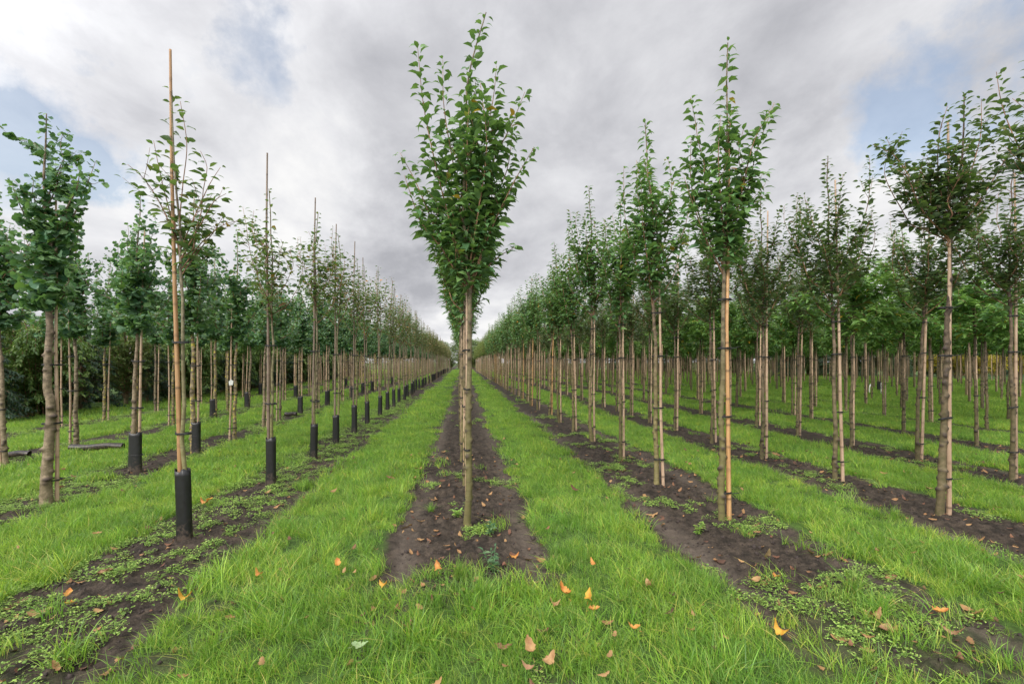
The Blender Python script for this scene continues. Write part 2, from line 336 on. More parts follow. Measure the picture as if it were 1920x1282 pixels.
def muddy(m):
    nt = m.node_tree; p = [n for n in nt.nodes if n.type == 'BSDF_PRINCIPLED'][0]; src = p.inputs['Base Color'].links[0].from_socket
    tc = [n for n in nt.nodes if n.type == 'TEX_COORD'][0]; sp = nt.nodes.new('ShaderNodeSeparateXYZ'); nt.links.new(tc.outputs['Object'], sp.inputs[0])
    nz = nt.nodes.new('ShaderNodeTexNoise'); nt.links.new(tc.outputs['Object'], nz.inputs['Vector']); nz.inputs['Scale'].default_value = 35; nz.inputs['Detail'].default_value = 6
    a = nt.nodes.new('ShaderNodeMath'); a.operation = 'MULTIPLY'; nt.links.new(sp.outputs[2], a.inputs[0]); a.inputs[1].default_value = 1.6
    b = nt.nodes.new('ShaderNodeMath'); b.operation = 'SUBTRACT'; nt.links.new(nz.outputs[0], b.inputs[0]); nt.links.new(a.outputs[0], b.inputs[1])
    f = ramp(nt, b.outputs[0], [(.30, (.06, .06, .06)), (.50, (.8, .8, .8))]); x = nt.nodes.new('ShaderNodeMixRGB'); nt.links.new(f, x.inputs[0]); nt.links.new(src, x.inputs[1]); x.inputs[2].default_value = (.085, .062, .045, 1); nt.links.new(x.outputs[0], p.inputs['Base Color'])
muddy(M['sleeve'])
M['tie'] = plain('black_rubber', (.012, .012, .013), .5, 60, .2)
M['white'] = plain('white_plastic', (.75, .75, .72), .5, 20, .1)
def flat_leaf(name, c, c2):
    m, nt = mat(name); N = nt.nodes; Lk = nt.links
    tc = N.new('ShaderNodeTexCoord'); n1 = N.new('ShaderNodeTexNoise'); Lk.new(tc.outputs['Object'], n1.inputs['Vector']); n1.inputs['Scale'].default_value = 28; n1.inputs['Detail'].default_value = 4
    col = ramp(nt, n1.outputs[0], [(.38, c), (.62, c2)])
    p = N.new('ShaderNodeBsdfPrincipled'); Lk.new(col, p.inputs['Base Color']); p.inputs['Roughness'].default_value = .6
    t = N.new('ShaderNodeBsdfTranslucent'); Lk.new(col, t.inputs[0]); mx = N.new('ShaderNodeMixShader'); mx.inputs[0].default_value = .25
    Lk.new(p.outputs[0], mx.inputs[1]); Lk.new(t.outputs[0], mx.inputs[2])
    o = N.new('ShaderNodeOutputMaterial'); Lk.new(mx.outputs[0], o.inputs[0]); return m
FL = {'orange': flat_leaf('orange_leaf', (.48, .17, .04), (.66, .33, .08)), 'yellow': flat_leaf('yellow_leaf', (.66, .42, .05), (.58, .24, .035)),
      'tan': flat_leaf('tan_leaf', (.32, .16, .07), (.52, .33, .15)), 'brown': flat_leaf('brown_leaf', (.26, .11, .07), (.40, .19, .12)),
      'pink': flat_leaf('pinkish_tan_leaf', (.32, .15, .08), (.48, .29, .16)), 'green': flat_leaf('pale_green_leaf', (.28, .42, .20), (.40, .50, .26))}

# ------------------------------------------------------------------ ground layout
ROW = 2.45
def rowx(k): return k * ROW + (-.02 if k == 0 else 0)
def soil_mask(x, y):
    """1 on bare soil strips along the rows, 0 on grass"""
    x = np.asarray(x, float); y = np.asarray(y, float)
    k = np.round(x / ROW); d = x - k * ROW - .05
    wob = (fbm(y * 1.3 + k * 7.7, x * 1.3, 5) - .5) * .22
    hw = np.where(k == 0, .72, np.where(k == 1, .76, np.where(np.abs(k) <= 3, .62, .54)))
    hw = np.where(k == -1, .64, hw); hw = np.where(k <= -2, .54, hw); hw = np.where(k >= 5, .40, hw)
    m = np.clip((hw + wob + (fbm(x * 6, y * 6, 6) - .5) * .16 - np.abs(d)) / .08, 0, 1)
    m = np.where((k >= 7) | (k <= -5), 0, m)
    m = np.where(k == 6, m * (fbm(x * .6, y * .6, 9) > .5), m)
    # the headland in front of the rows: grass has grown over most of it
    head = np.clip((3.40 + (fbm(x * 2.2, y * 2.2, 21) - .5) * .9 - y) / .35, 0, 1)
    head = np.where(k == 0, head, np.clip((2.80 + (fbm(x * 2.2, y * 2.2, 23) - .5) * 1.8 - y) / .5, 0, 1) * .35)
    patch = np.clip((fbm(x * 2.6 + 4, y * 2.6, 31) - .50) / .05, 0, 1)
    m = m * (1 - head)
    m = np.maximum(m, np.where((y < 3.3) & (np.abs(d) < .62), patch * .85, 0))
    m = np.maximum(m, np.clip((fbm(x * 1.9 + 9, y * 1.9, 41) - .70) / .05, 0, 1) * .6 * (y < 3.4))
    return m
def track_mask(x, y):
    """the paler, wheel-packed soil along the edge of a strip"""
    k = np.round(x / ROW); d = x - k * ROW
    t = .9 * np.exp(-((d + .50) / .12) ** 2) * (k >= 0) + .5 * np.exp(-((d - .56) / .13) ** 2)
    return t * np.clip((fbm(x * 3, y * .8, 55) - .25) * 2.4, 0, 1)
def gz(x, y, fine=True):
    x = np.asarray(x, float); y = np.asarray(y, float)
    s = soil_mask(x, y); k = np.round(x / ROW); d = x - k * ROW
    z = (fbm(x * .35, y * .35, 2) - .5) * .05 * np.clip(30 / np.maximum(y, 1), 0, 1)
    z = z + s * (-.014 + .016 * np.exp(-(d / .28) ** 2) - .018 * track_mask(x, y))
    if fine:
        near = np.clip((16 - y) / 6, 0, 1)
        rough = 1 - .75 * np.clip(track_mask(x, y), 0, 1)
        z = z + s * near * rough * ((fbm(x * 7, y * 7, 61) - .5) * .055 + np.abs(fbm(x * 17, y * 17, 62) - .5) * .11 + (fbm(x * 36, y * 36, 63, 2) - .5) * .03)
        tread = np.clip(np.sin((y * 1.0 + d * .55 + .12 * vn(x * 3, y * 3, 8)) * 2 * math.pi / .15), -.3, 1)
        z = z + s * near * tread * .010 * np.exp(-((d - .52) / .17) ** 4) * (k == 0)
    return z

def grow(a, b, s0, g):
    out = [a]; s = s0
    while out[-1] < b: out.append(out[-1] + s); s *= g
    return out
xs = np.arange(-4.2, 5.8, .022)
xl = -np.array(grow(4.2, 420, .03, 1.035))[::-1]; xr = np.array(grow(5.8, 420, .03, 1.035))
xs = np.concatenate([xl[:-1], xs, xr[1:]]) if abs(xs[-1] - 5.8) < .03 else np.concatenate([xl[:-1], xs, xr])
ys = np.concatenate([-np.array(grow(-1.2, 300, .3, 1.25))[::-1][:-1] if False else np.array([-300, -120, -50, -20, -8, -3, -.5, .5, 1.0, 1.3]), np.arange(1.5, 7.0, .022), np.array(grow(7.0, 60, .024, 1.012)), np.array(grow(62, 600, 2, 1.2))])
ys = np.unique(ys)
GX, GY = np.meshgrid(xs, ys); fx, fy = GX.ravel(), GY.ravel()
SM = soil_mask(fx, fy); TM = track_mask(fx, fy)
V = np.stack([fx, fy, gz(fx, fy)], 1)
nx, ny = len(xs), len(ys); i = np.arange(ny - 1)[:, None]; j = np.arange(nx - 1)[None, :]
Q = np.stack([i * nx + j, i * nx + j + 1, (i + 1) * nx + j + 1, (i + 1) * nx + j], -1).reshape(-1, 4)
m, nt_ = mat('ground'); Nn = nt_.nodes; Lk = nt_.links
tc = Nn.new('ShaderNodeTexCoord')
def tn(scale, detail=6, rough=.6):
    n = Nn.new('ShaderNodeTexNoise'); Lk.new(tc.outputs['Object'], n.inputs['Vector']); n.inputs['Scale'].default_value = scale; n.inputs['Detail'].default_value = detail; n.inputs['Roughness'].default_value = rough; return n.outputs[0]
def mixc(f, a, b, bt='MIX'):
    x = Nn.new('ShaderNodeMixRGB'); x.blend_type = bt
    for s, v in zip(x.inputs, (f, a, b)):
        if isinstance(v, (int, float)): s.default_value = v
        elif isinstance(v, tuple): s.default_value = (*v, 1)
        else: Lk.new(v, s)
    return x.outputs[0]
soilc = mixc(1.0, ramp(nt_, tn(9), [(.38, (.020, .0155, .0115)), (.62, (.066, .050, .037))]), ramp(nt_, tn(70, 4), [(.3, (.6, .6, .6)), (.72, (1.5, 1.5, 1.5))]), 'MULTIPLY')
soilc = mixc(attr(nt_, 'track'), soilc, ramp(nt_, tn(25), [(.3, (.095, .074, .058)), (.7, (.155, .125, .10))]))
grassc = ramp(nt_, tn(3.0), [(.3, (.040, .075, .016)), (.7, (.085, .155, .026))])  # ground colour under the grass is darkened for shadow between the blades
grassc = mixc(.7, grassc, ramp(nt_, tn(40, 3), [(.3, (.35, .35, .35)), (.7, (1.3, 1.3, 1.3))]), 'MULTIPLY')
colr = mixc(attr(nt_, 'soil'), grassc, soilc)
p = Nn.new('ShaderNodeBsdfPrincipled'); Lk.new(colr, p.inputs['Base Color']); p.inputs['Roughness'].default_value = .85; p.inputs['Specular IOR Level'].default_value = .25
b = Nn.new('ShaderNodeBump'); b.inputs['Strength'].default_value = .9; b.inputs['Distance'].default_value = .012; Lk.new(tn(55, 6, .65), b.inputs['Height']); Lk.new(b.outputs[0], p.inputs['Normal'])
o = Nn.new('ShaderNodeOutputMaterial'); Lk.new(p.outputs[0], o.inputs[0])
gme = mk('ground', V, [Q], [m], None, {'soil': SM, 'track': np.clip(TM, 0, 1)})
ground = bpy.data.objects.new('ground', gme); C.objects.link(ground); ground['kind'] = 'structure'
ground['label'] = 'flat nursery ground with dark soil strips along the tree rows'

# ------------------------------------------------------------------ scattering (stuff only)
def scatter(name, P, rot, scl, idx, protos, label):
    """one object; geometry nodes put prototype meshes on its points"""
    col = bpy.data.collections.new(name + '_kinds')
    for i, me in enumerate(protos):
        o = bpy.data.objects.new(f"{name}_{i:02d}", me); col.objects.link(o)
    me = bpy.data.meshes.new(name); P = np.asarray(P, np.float32); n = len(P)
    me.vertices.add(n); me.vertices.foreach_set('co', P.ravel())
    a = me.attributes.new('rot', 'FLOAT_VECTOR', 'POINT'); a.data.foreach_set('vector', np.asarray(rot, np.float32).ravel())
    a = me.attributes.new('scl', 'FLOAT', 'POINT'); a.data.foreach_set('value', np.asarray(scl, np.float32))
    a = me.attributes.new('idx', 'INT', 'POINT'); a.data.foreach_set('value', np.asarray(idx, np.int32))
    ob = bpy.data.objects.new(name, me); C.objects.link(ob); ob['kind'] = 'stuff'; ob['label'] = label
    g = bpy.data.node_groups.new(name, 'GeometryNodeTree')
    g.interface.new_socket('Geometry', in_out='INPUT', socket_type='NodeSocketGeometry'); g.interface.new_socket('Geometry', in_out='OUTPUT', socket_type='NodeSocketGeometry')
    gi = g.nodes.new('NodeGroupInput'); go = g.nodes.new('NodeGroupOutput')
    ci = g.nodes.new('GeometryNodeCollectionInfo'); ci.inputs[0].default_value = col; ci.inputs[1].default_value = True; ci.inputs[2].default_value = True
    ip = g.nodes.new('GeometryNodeInstanceOnPoints'); g.links.new(gi.outputs[0], ip.inputs['Points']); g.links.new(ci.outputs[0], ip.inputs['Instance']); ip.inputs['Pick Instance'].default_value = True
    def na(n_, t):
        x = g.nodes.new('GeometryNodeInputNamedAttribute'); x.data_type = t; x.inputs[0].default_value = n_; return x.outputs[0]
    g.links.new(na('idx', 'INT'), ip.inputs['Instance Index']); g.links.new(na('scl', 'FLOAT'), ip.inputs['Scale'])
    er = g.nodes.new('FunctionNodeEulerToRotation'); g.links.new(na('rot', 'FLOAT_VECTOR'), er.inputs[0]); g.links.new(er.outputs[0], ip.inputs['Rotation'])
    g.links.new(ip.outputs[0], go.inputs[0])
    md = ob.modifiers.new('scatter', 'NODES'); md.node_group = g
    return ob
def cam_xy(x, y):
    d = x * SY + y * CY; l = x * CY - y * SY; return l, d
def visible(x, y, marg=.12):
    l, d = cam_xy(x, y); return (d > .3) & (np.abs(l) < d * (960 / F + marg) + .6)

def blades(nb, rad, h0, h1, w, seed, lean=.6, seg=3, comb=0.0):
    r = np.random.default_rng(seed); acc_V = []; T = []; Qd = []; A = []; n = 0
    ang = r.uniform(0, 2 * math.pi, nb); rr = rad * np.sqrt(r.uniform(0, 1, nb)); bx, by = rr * np.cos(ang), rr * np.sin(ang)
    h = r.uniform(h0, h1, nb); la = r.uniform(0, 2 * math.pi, nb); ln = np.abs(r.normal(0, lean, nb)) + .08
    rc = r.uniform(0, .93, nb) ; rc = np.where(r.uniform(0, 1, nb) < .07, r.uniform(.93, 1, nb), rc)
    fa = r.uniform(0, 2 * math.pi, nb)
    for b in range(nb):
        dx, dy = math.cos(la[b]) + comb, math.sin(la[b]); L_ = ln[b] * h[b]
        px, py = math.cos(fa[b]), math.sin(fa[b]); ww = w * r.uniform(.7, 1.3)
        for s in range(seg):
            t = s / seg; cx = bx[b] + dx * L_ * t ** 1.8; cy = by[b] + dy * L_ * t ** 1.8; cz = h[b] * (t - .22 * ln[b] * t * t) - .008
            hw = ww * (1 - .55 * t) / 2
            acc_V += [(cx - px * hw, cy - py * hw, cz), (cx + px * hw, cy + py * hw, cz)]
        acc_V.append((bx[b] + dx * L_, by[b] + dy * L_, h[b] * (1 - .30 * ln[b])))
        for s in range(seg - 1): Qd.append((n + 2 * s, n + 2 * s + 1, n + 2 * s + 3, n + 2 * s + 2))
        T.append((n + 2 * seg - 2, n + 2 * seg - 1, n + 2 * seg)); k = 2 * seg + 1; A += [rc[b]] * k; n += k
    ac = Acc(); ac.add(acc_V, T, Qd, 0, A); return ac.mesh('grass_tuft', [M['grass']])
near_t = [blades(46, .085, .05, .125, .0042, 100 + i, .75, 4, .25) for i in range(6)] + [blades(40, .07, .10, .19, .005, 120 + i, .75, 4, .3) for i in range(3)]
mid_t = [blades(44, .16, .06, .13, .0085, 140 + i, .7, 2, .25) for i in range(5)]
far_t = [blades(60, .40, .07, .14, .022, 160 + i, .7, 2, .2) for i in range(5)]

def strew(y0, y1, dens, fn, seed):
    """random ground points in view between distances y0 and y1, kept with probability fn(x, y)"""
    r = np.random.default_rng(seed); out = []
    half = y1 * (960 / F + .2) + 1
    x0, x1 = -half * 1.02 + 0, half * 1.25
    n = int((x1 - x0) * (y1 - y0) * dens)
    x = r.uniform(x0, x1, n); y = r.uniform(y0, y1, n); k = visible(x, y); x, y = x[k], y[k]
    p = fn(x, y); k = r.uniform(0, 1, len(x)) < p; return x[k], y[k]
def lim(x, y): return ((x > -12.2) | (y > 60)) & (x < 46)
def grassy(x, y):
    s = soil_mask(x, y); k = np.round(x / ROW)
    base = 1 - s
    cl = fbm(x * 4, y * 4, 71)
    base = base * (.78 + .22 * np.clip((cl - .3) * 3, 0, 1))
    tufts = np.where(s > .3, np.clip((fbm(x * 3.1, y * 3.1, 73) - .67) * 9, 0, 1) * .6, 0)   # a few tufts stand on the soil
    tufts = tufts * np.where((k >= 0) & (y > 3.6), .25, 1)
    return np.clip(base + tufts, 0, 1) * lim(x, y)
GP, GR, GS, GI = [], [], [], []
def addg(x, y, s0, s1, ids, seed, w=None, fine=True):
    r = np.random.default_rng(seed); n = len(x)
    GP.append(np.stack([x, y, gz(x, y, fine)], 1))
    lean = fbm(x * .8, y * .8, 81) * 1.6
    # blades are combed roughly one way, as mown grass is, with plenty of spread
    yaw = math.pi * .95 + (lean - .8) * 2.2 + r.normal(0, .9, n)
    GR.append(np.stack([r.normal(0, .10, n), r.normal(0, .10, n), yaw], 1))
    hgt = .72 + .56 * np.clip((fbm(x * 2.2, y * 2.2, 83) - .3) * 2.2, 0, 1)
    q_ = (x / ROW) % 1.0; lane = 1 - .28 * np.exp(-((q_ - .36) / .06) ** 2) - .28 * np.exp(-((q_ - .66) / .06) ** 2)
    GS.append(r.uniform(s0, s1, n) * hgt * lane); GI.append(r.choice(ids, n, p=w))
x, y = strew(1.9, 6.5, 200, grassy, 1); addg(x, y, .75, 1.2, range(9), 2, [.14] * 6 + [.16 / 3] * 3)
x, y = strew(6.5, 13, 120, grassy, 3); addg(x, y, .75, 1.15, range(9, 14), 4)
x, y = strew(13, 26, 42, grassy, 5); addg(x, y, .9, 1.5, range(9, 14), 6)
x, y = strew(26, 95, 4.2, grassy, 7); addg(x, y, .8, 1.1, range(14, 19), 8, None, False)
scatter('grass', np.concatenate(GP), np.concatenate(GR), np.concatenate(GS), np.concatenate(GI), near_t + mid_t + far_t, 'mown bright green grass strips between the tree rows')

# low weeds (chickweed and seedlings) on the soil
def rosette(n, rad, h, size, seed, mt_='weed', shape=LEAF_SMALL):
    r = np.random.default_rng(seed); ac = Acc(); P = []; Dn = []; S = []
    for _ in range(n):
        a = r.uniform(0, 6.283); q = rad * math.sqrt(r.uniform(0, 1)); z = h * r.uniform(.15, 1) * (1.1 - q / rad * .6)
        for _k in range(3):
            b = r.uniform(0, 6.283); P.append((q * math.cos(a), q * math.sin(a), z)); Dn.append((math.cos(b), math.sin(b), r.uniform(-.1, .6))); S.append(size * r.uniform(.6, 1.3))
    put_leaves(ac, shape, np.array(P), np.array(Dn), S, r.uniform(0, 1, len(P)))
    for _ in range(n // 3):
        a = r.uniform(0, 6.283); q = rad * r.uniform(.2, 1); tube(ac, [(0, 0, 0), (q * .5 * math.cos(a), q * .5 * math.sin(a), h * .5), (q * math.cos(a), q * math.sin(a), h * .5)], .0012, 3, a=.5)
    return ac.mesh('weed', [M[mt_]])
wp = [rosette(24, .075, .055, .0135, 200 + i) for i in range(4)] + [rosette(12, .05, .035, .016, 210 + i) for i in range(2)]
def weedy(x, y):
    s = soil_mask(x, y); k = np.round(x / ROW); c = fbm(x * 2.3, y * 2.3, 91)
    th = np.where(k == -1, .33, np.where(k < -1, .42, np.where(k == 0, .66, np.where(y > 5.5, .63, .57))))
    d = x - k * ROW
    core = np.where(k == -1, np.clip((.52 - d) / .15, .0, 1), 1)
    return (s > .25) * np.clip((c - th) / .07, 0, 1) * core * lim(x, y)
x, y = strew(2.0, 9, 150, weedy, 11); x2, y2 = strew(9, 22, 50, weedy, 12)
x, y = np.concatenate([x, x2]), np.concatenate([y, y2]); r = np.random.default_rng(13); n = len(x)
scatter('ground_weeds', np.stack([x, y, gz(x, y)], 1), np.stack([r.normal(0, .1, n), r.normal(0, .1, n), r.uniform(0, 6.28, n)], 1), r.uniform(.6, 1.25, n) * np.where(y > 9, 1.5, 1), r.integers(0, 6, n), wp, 'low chickweed creeping over the soil under the trees')

def clod(seed):
    g = np.random.default_rng(seed); V = []; n = 6
    for i in range(4):
        f = math.pi * (i + .5) / 4
        for j in range(n): a = 2 * math.pi * j / n + i; q = 1 + g.normal(0, .18); V.append((q * math.sin(f) * math.cos(a), q * math.sin(f) * math.sin(a), .65 * q * math.cos(f)))
    V += [(0, 0, .7), (0, 0, -.7)]; Q_ = [(i * n + j, i * n + (j + 1) % n, (i + 1) * n + (j + 1) % n, (i + 1) * n + j) for i in range(3) for j in range(n)]
    T_ = [(j, 24, (j + 1) % n) for j in range(n)] + [(18 + j, 18 + (j + 1) % n, 25) for j in range(n)]
    ac = Acc(); ac.add(np.array(V) * .011, T_, Q_); return ac.mesh('clod', [M['soil']])
M['soil'] = plain('loose_soil', (.040, .029, .025), .9, 90, .5)
x, y = strew(2.0, 8.5, 260, lambda x, y: (soil_mask(x, y) > .5) * (1 - .75 * np.clip(track_mask(x, y), 0, 1)) * np.clip((fbm(x * 3, y * 3, 95) - .3) * 3, .1, 1) * lim(x, y), 96)
r = np.random.default_rng(97); n = len(x)
scatter('soil_clods', np.stack([x, y, gz(x, y) + .001], 1), r.uniform(0, 6.28, (n, 3)), np.exp(r.normal(-.35, .5, n)), r.integers(0, 5, n), [clod(i) for i in range(5)], 'loose crumbs of dark soil on the bare strips')

# ------------------------------------------------------------------ fallen leaves
def oak_leaf(seed, curl=.3, lobes=4, wid=.30):
    """a lobed leaf, length 1 along y, with some curl and thickness of crumple"""
    r = np.random.default_rng(seed); n = 15; t = np.linspace(0, 1, n)
    w = wid * np.sin(np.pi * np.clip(t, .02, 1) ** .8) ** .7 * (1 - .34 * (.5 + .5 * np.cos(t * lobes * 2 * math.pi)) ** 1.5) * r.uniform(.85, 1.15, n)
    w[0] = .02; w[-1] = .05
    k1, k2 = r.uniform(-1, 1) * curl, r.uniform(.3, 1.4) * curl
    V = []
    for s in range(n):
        zc = k2 * (t[s] - .5) ** 2 * 1.6 + r.normal(0, .012)
        for u in (-1, -.5, 0, .5, 1):
            V.append((u * w[s], t[s], zc + abs(u) ** 1.6 * w[s] * (1.1 * k1 + r.normal(0, .10)) + .05))
    Q = [(s * 5 + u, s * 5 + u + 1, s * 5 + u + 6, s * 5 + u + 5) for s in range(n - 1) for u in range(4)]
    return np.array(V), Q
def leaf_litter_mesh(seed):
    ac = Acc(); V, Q_ = oak_leaf(seed, .45, random.Random(seed).choice([3, 4, 1, 5]), .27); ac.add(V * .085, None, Q_, 0, np.full(len(V), np.random.default_rng(seed).uniform(0, 1))); return ac.mesh('dry_leaf', [M['dead']])
lp = [leaf_litter_mesh(300 + i) for i in range(10)]
def litter(x, y):
    s = soil_mask(x, y); k = np.round(x / ROW); edge = np.exp(-((s - .5) / .4) ** 2)
    return np.clip(.10 + .22 * (y < 3.6) + .30 * s + .35 * edge * (s > .02), 0, 1) * np.clip(.6 + .1 * k, .35, 1) * (x < 14)
x, y = strew(2.0, 8, 75, litter, 31); x2, y2 = strew(8, 26, 8, litter, 32)
x, y = np.concatenate([x, x2]), np.concatenate([y, y2]); r = np.random.default_rng(33); n = len(x); sm_ = soil_mask(x, y)
scatter('leaf_litter', np.stack([x, y, gz(x, y) + .006 + (1 - sm_) * r.uniform(.01, .07, n)], 1), np.stack([r.normal(0, .35, n), r.normal(0, .35, n), r.uniform(0, 6.28, n)], 1), np.exp(r.normal(-.42, .32, n)), r.integers(0, 10, n), lp, 'scattered small dry brown and tan leaves on soil and grass')

# ------------------------------------------------------------------ object helpers
def tag(o, label=None, cat=None, group=None, kind=None):
    if label: o['label'] = label
    if cat: o['category'] = cat
    if group: o['group'] = group
    if kind: o['kind'] = kind
    return o
def empty(name, loc, rz=0, s=1.0):
    o = bpy.data.objects.new(name, None); C.objects.link(o); o.location = loc; o.rotation_euler = (0, 0, rz); o.scale = (s, s, s); o.empty_display_size = .2; return o
def part(name, me, parent=None, loc=(0, 0, 0), rz=0):
    o = bpy.data.objects.new(name, me); C.objects.link(o)
    if parent is not None: o.parent = parent
    o.location = loc; o.rotation_euler = (0, 0, rz); return o
def gpt(px, py):
    """ground point seen at a photo pixel"""
    d = 880 * H / (py - 678); l = (px - 960) / F * d; return l * CY + d * SY, d * CY - l * SY

# ------------------------------------------------------------------ trees
def trunk_acc(path, r0, r1, seed, knots=14, m=16, step=.012, base_flare=.18, wob=.009):
    r = np.random.default_rng(seed); P = resample(spline(path, 40), step); n = len(P); s = np.linspace(0, 1, n)
    P[:, 0] += np.interp(s, np.linspace(0, 1, 14), r.normal(0, wob, 14)) * (s > .01); P[:, 1] += np.interp(s, np.linspace(0, 1, 14), r.normal(0, wob, 14))
    R = r0 + (r1 - r0) * s ** .85; R = R * (1 + base_flare * np.exp(-P[:, 2] / .05))
    th = np.linspace(0, 2 * math.pi, m, endpoint=False); B = 1 + r.normal(0, .02, (n, m)); A = np.zeros((n, m))
    for _ in range(knots):
        z0 = r.uniform(.10, 2.5); a0 = r.uniform(0, 2 * math.pi)
        da = np.angle(np.exp(1j * (th - a0)))[None, :]; sz = r.uniform(.7, 1.3); g = np.exp(-((P[:, 2:3] - z0) / (.021 * sz)) ** 2 - (da / .62) ** 2)
        B += g * r.uniform(.30, .85); A += np.exp(-((P[:, 2:3] - z0) / (.019 * sz)) ** 2 - (da / .60) ** 2) * r.uniform(.7, 1.3)
    zr = .1
    while zr < 2.6:      # ring scars of former seasons
        A += np.exp(-((P[:, 2:3] - zr + .004 * np.cos(th + zr * 9)[None, :]) / .006) ** 2) * r.uniform(.25, .65); zr += r.uniform(.05, .2)
    ac = Acc(); tube(ac, P, R, m, B); ac.A = [np.append(np.clip(A, 0, 1).ravel(), 0)]
    return ac, P, R
STY = dict(
    cherry=dict(leaf=LEAF_CHERRY, size=(.105, .175), space=.0205, mat='leaf_cherry', bark='bark_cherry', droop=.18, per=1),
    cherry_far=dict(leaf=LEAF_CHERRY, size=(.10, .16), space=.022, mat='leaf_cherry_far', bark='bark_cherry', droop=.2, per=1),
    ginkgo=dict(leaf=LEAF_FAN, size=(.065, .11), space=.036, mat='leaf_ginkgo', bark='bark_ginkgo', droop=.45, per=2),
    sparse=dict(leaf=LEAF_SMALL, size=(.085, .135), space=.034, mat='leaf_sparse', bark='bark_sparse', droop=.25, per=1),
    sparse_far=dict(leaf=LEAF_SMALL, size=(.10, .15), space=.030, mat='leaf_sparse_far', bark='bark_sparse', droop=.25, per=1),
    dark=dict(leaf=LEAF_SMALL, size=(.075, .125), space=.018, mat='leaf_dark', bark='bark_dark', droop=.10, per=1),
    broad=dict(leaf=LEAF_LONG, size=(.15, .235), space=.022, mat='leaf_broad', bark='bark_dark', droop=.12, per=1))
def leafy(acc, path, st, seed, t0=.1, dens=1.0, smul=1.0, tip=.55):
    r = np.random.default_rng(seed); s = STY[st]; P = resample(path, s['space'] / dens); n = len(P); T = norm(np.gradient(P, axis=0))
    t = np.linspace(0, 1, n); keep = (t > t0) & (r.uniform(0, 1, n) < .93); P, T, t = P[keep], T[keep], t[keep]
    for k in range(s['per']):
        m_ = len(P); ph = np.arange(m_) * 2.4 + r.uniform(0, 6.28) + k * 2.1 + r.normal(0, .35, m_)
        rad = np.stack([np.cos(ph), np.sin(ph), np.zeros(m_)], 1)
        Dn = rad + T * r.uniform(.1, .6, (m_, 1)) + np.array([0, 0, -1]) * (s['droop'] + r.normal(0, .55 if st == 'ginkgo' else .28, (m_, 1)))
        S = r.uniform(*s['size'], m_) * (1 - (1 - tip) * t ** 2.5) * smul
        put_leaves(acc, s['leaf'], P + norm(rad) * .018 * r.uniform(.4, 1.8, (m_, 1)), Dn, S, r.uniform(0, 1, m_), roll=r.normal(0, .7 if st == 'ginkgo' else .25, m_))
def rnd_limbs(st, seed, hc, top, R, n, up=1.2):
    """limb polylines growing out of the leader"""
    r = np.random.default_rng(seed); out = []
    for k in range(n):
        f = k / max(1, n - 1); z0 = hc + (top - hc) * (.02 + .50 * f) + r.uniform(-.05, .05); a = k * 2.4 + r.uniform(-.5, .5)
        if st in ('dark',): z0 = hc + (top - hc) * (.02 + .42 * f)
        zt = z0 + (top - z0) * r.uniform(.38, .92) * (1 - .2 * f); rt = R * r.uniform(.5, 1.0) * (1 - .45 * f)
        if st == 'broad': zt = z0 + r.uniform(.25, .8) * (1 - .3 * f); rt = R * r.uniform(.6, 1.05) * (1 - .3 * f)
        if st == 'ginkgo': zt = z0 + r.uniform(.25, .85); rt = R * r.uniform(.3, 1.0) * (1 - .5 * f)
        t = np.linspace(0, 1, 7); q = rt * np.sin(t * math.pi / 2) ** .9; z = z0 + (zt - z0) * t ** up; aa = a + .35 * r.normal() * t
        out.append(np.stack([q * np.cos(aa), q * np.sin(aa), z], 1) + np.r_[np.zeros((1, 3)), r.normal(0, .018, (6, 3))])
    return out
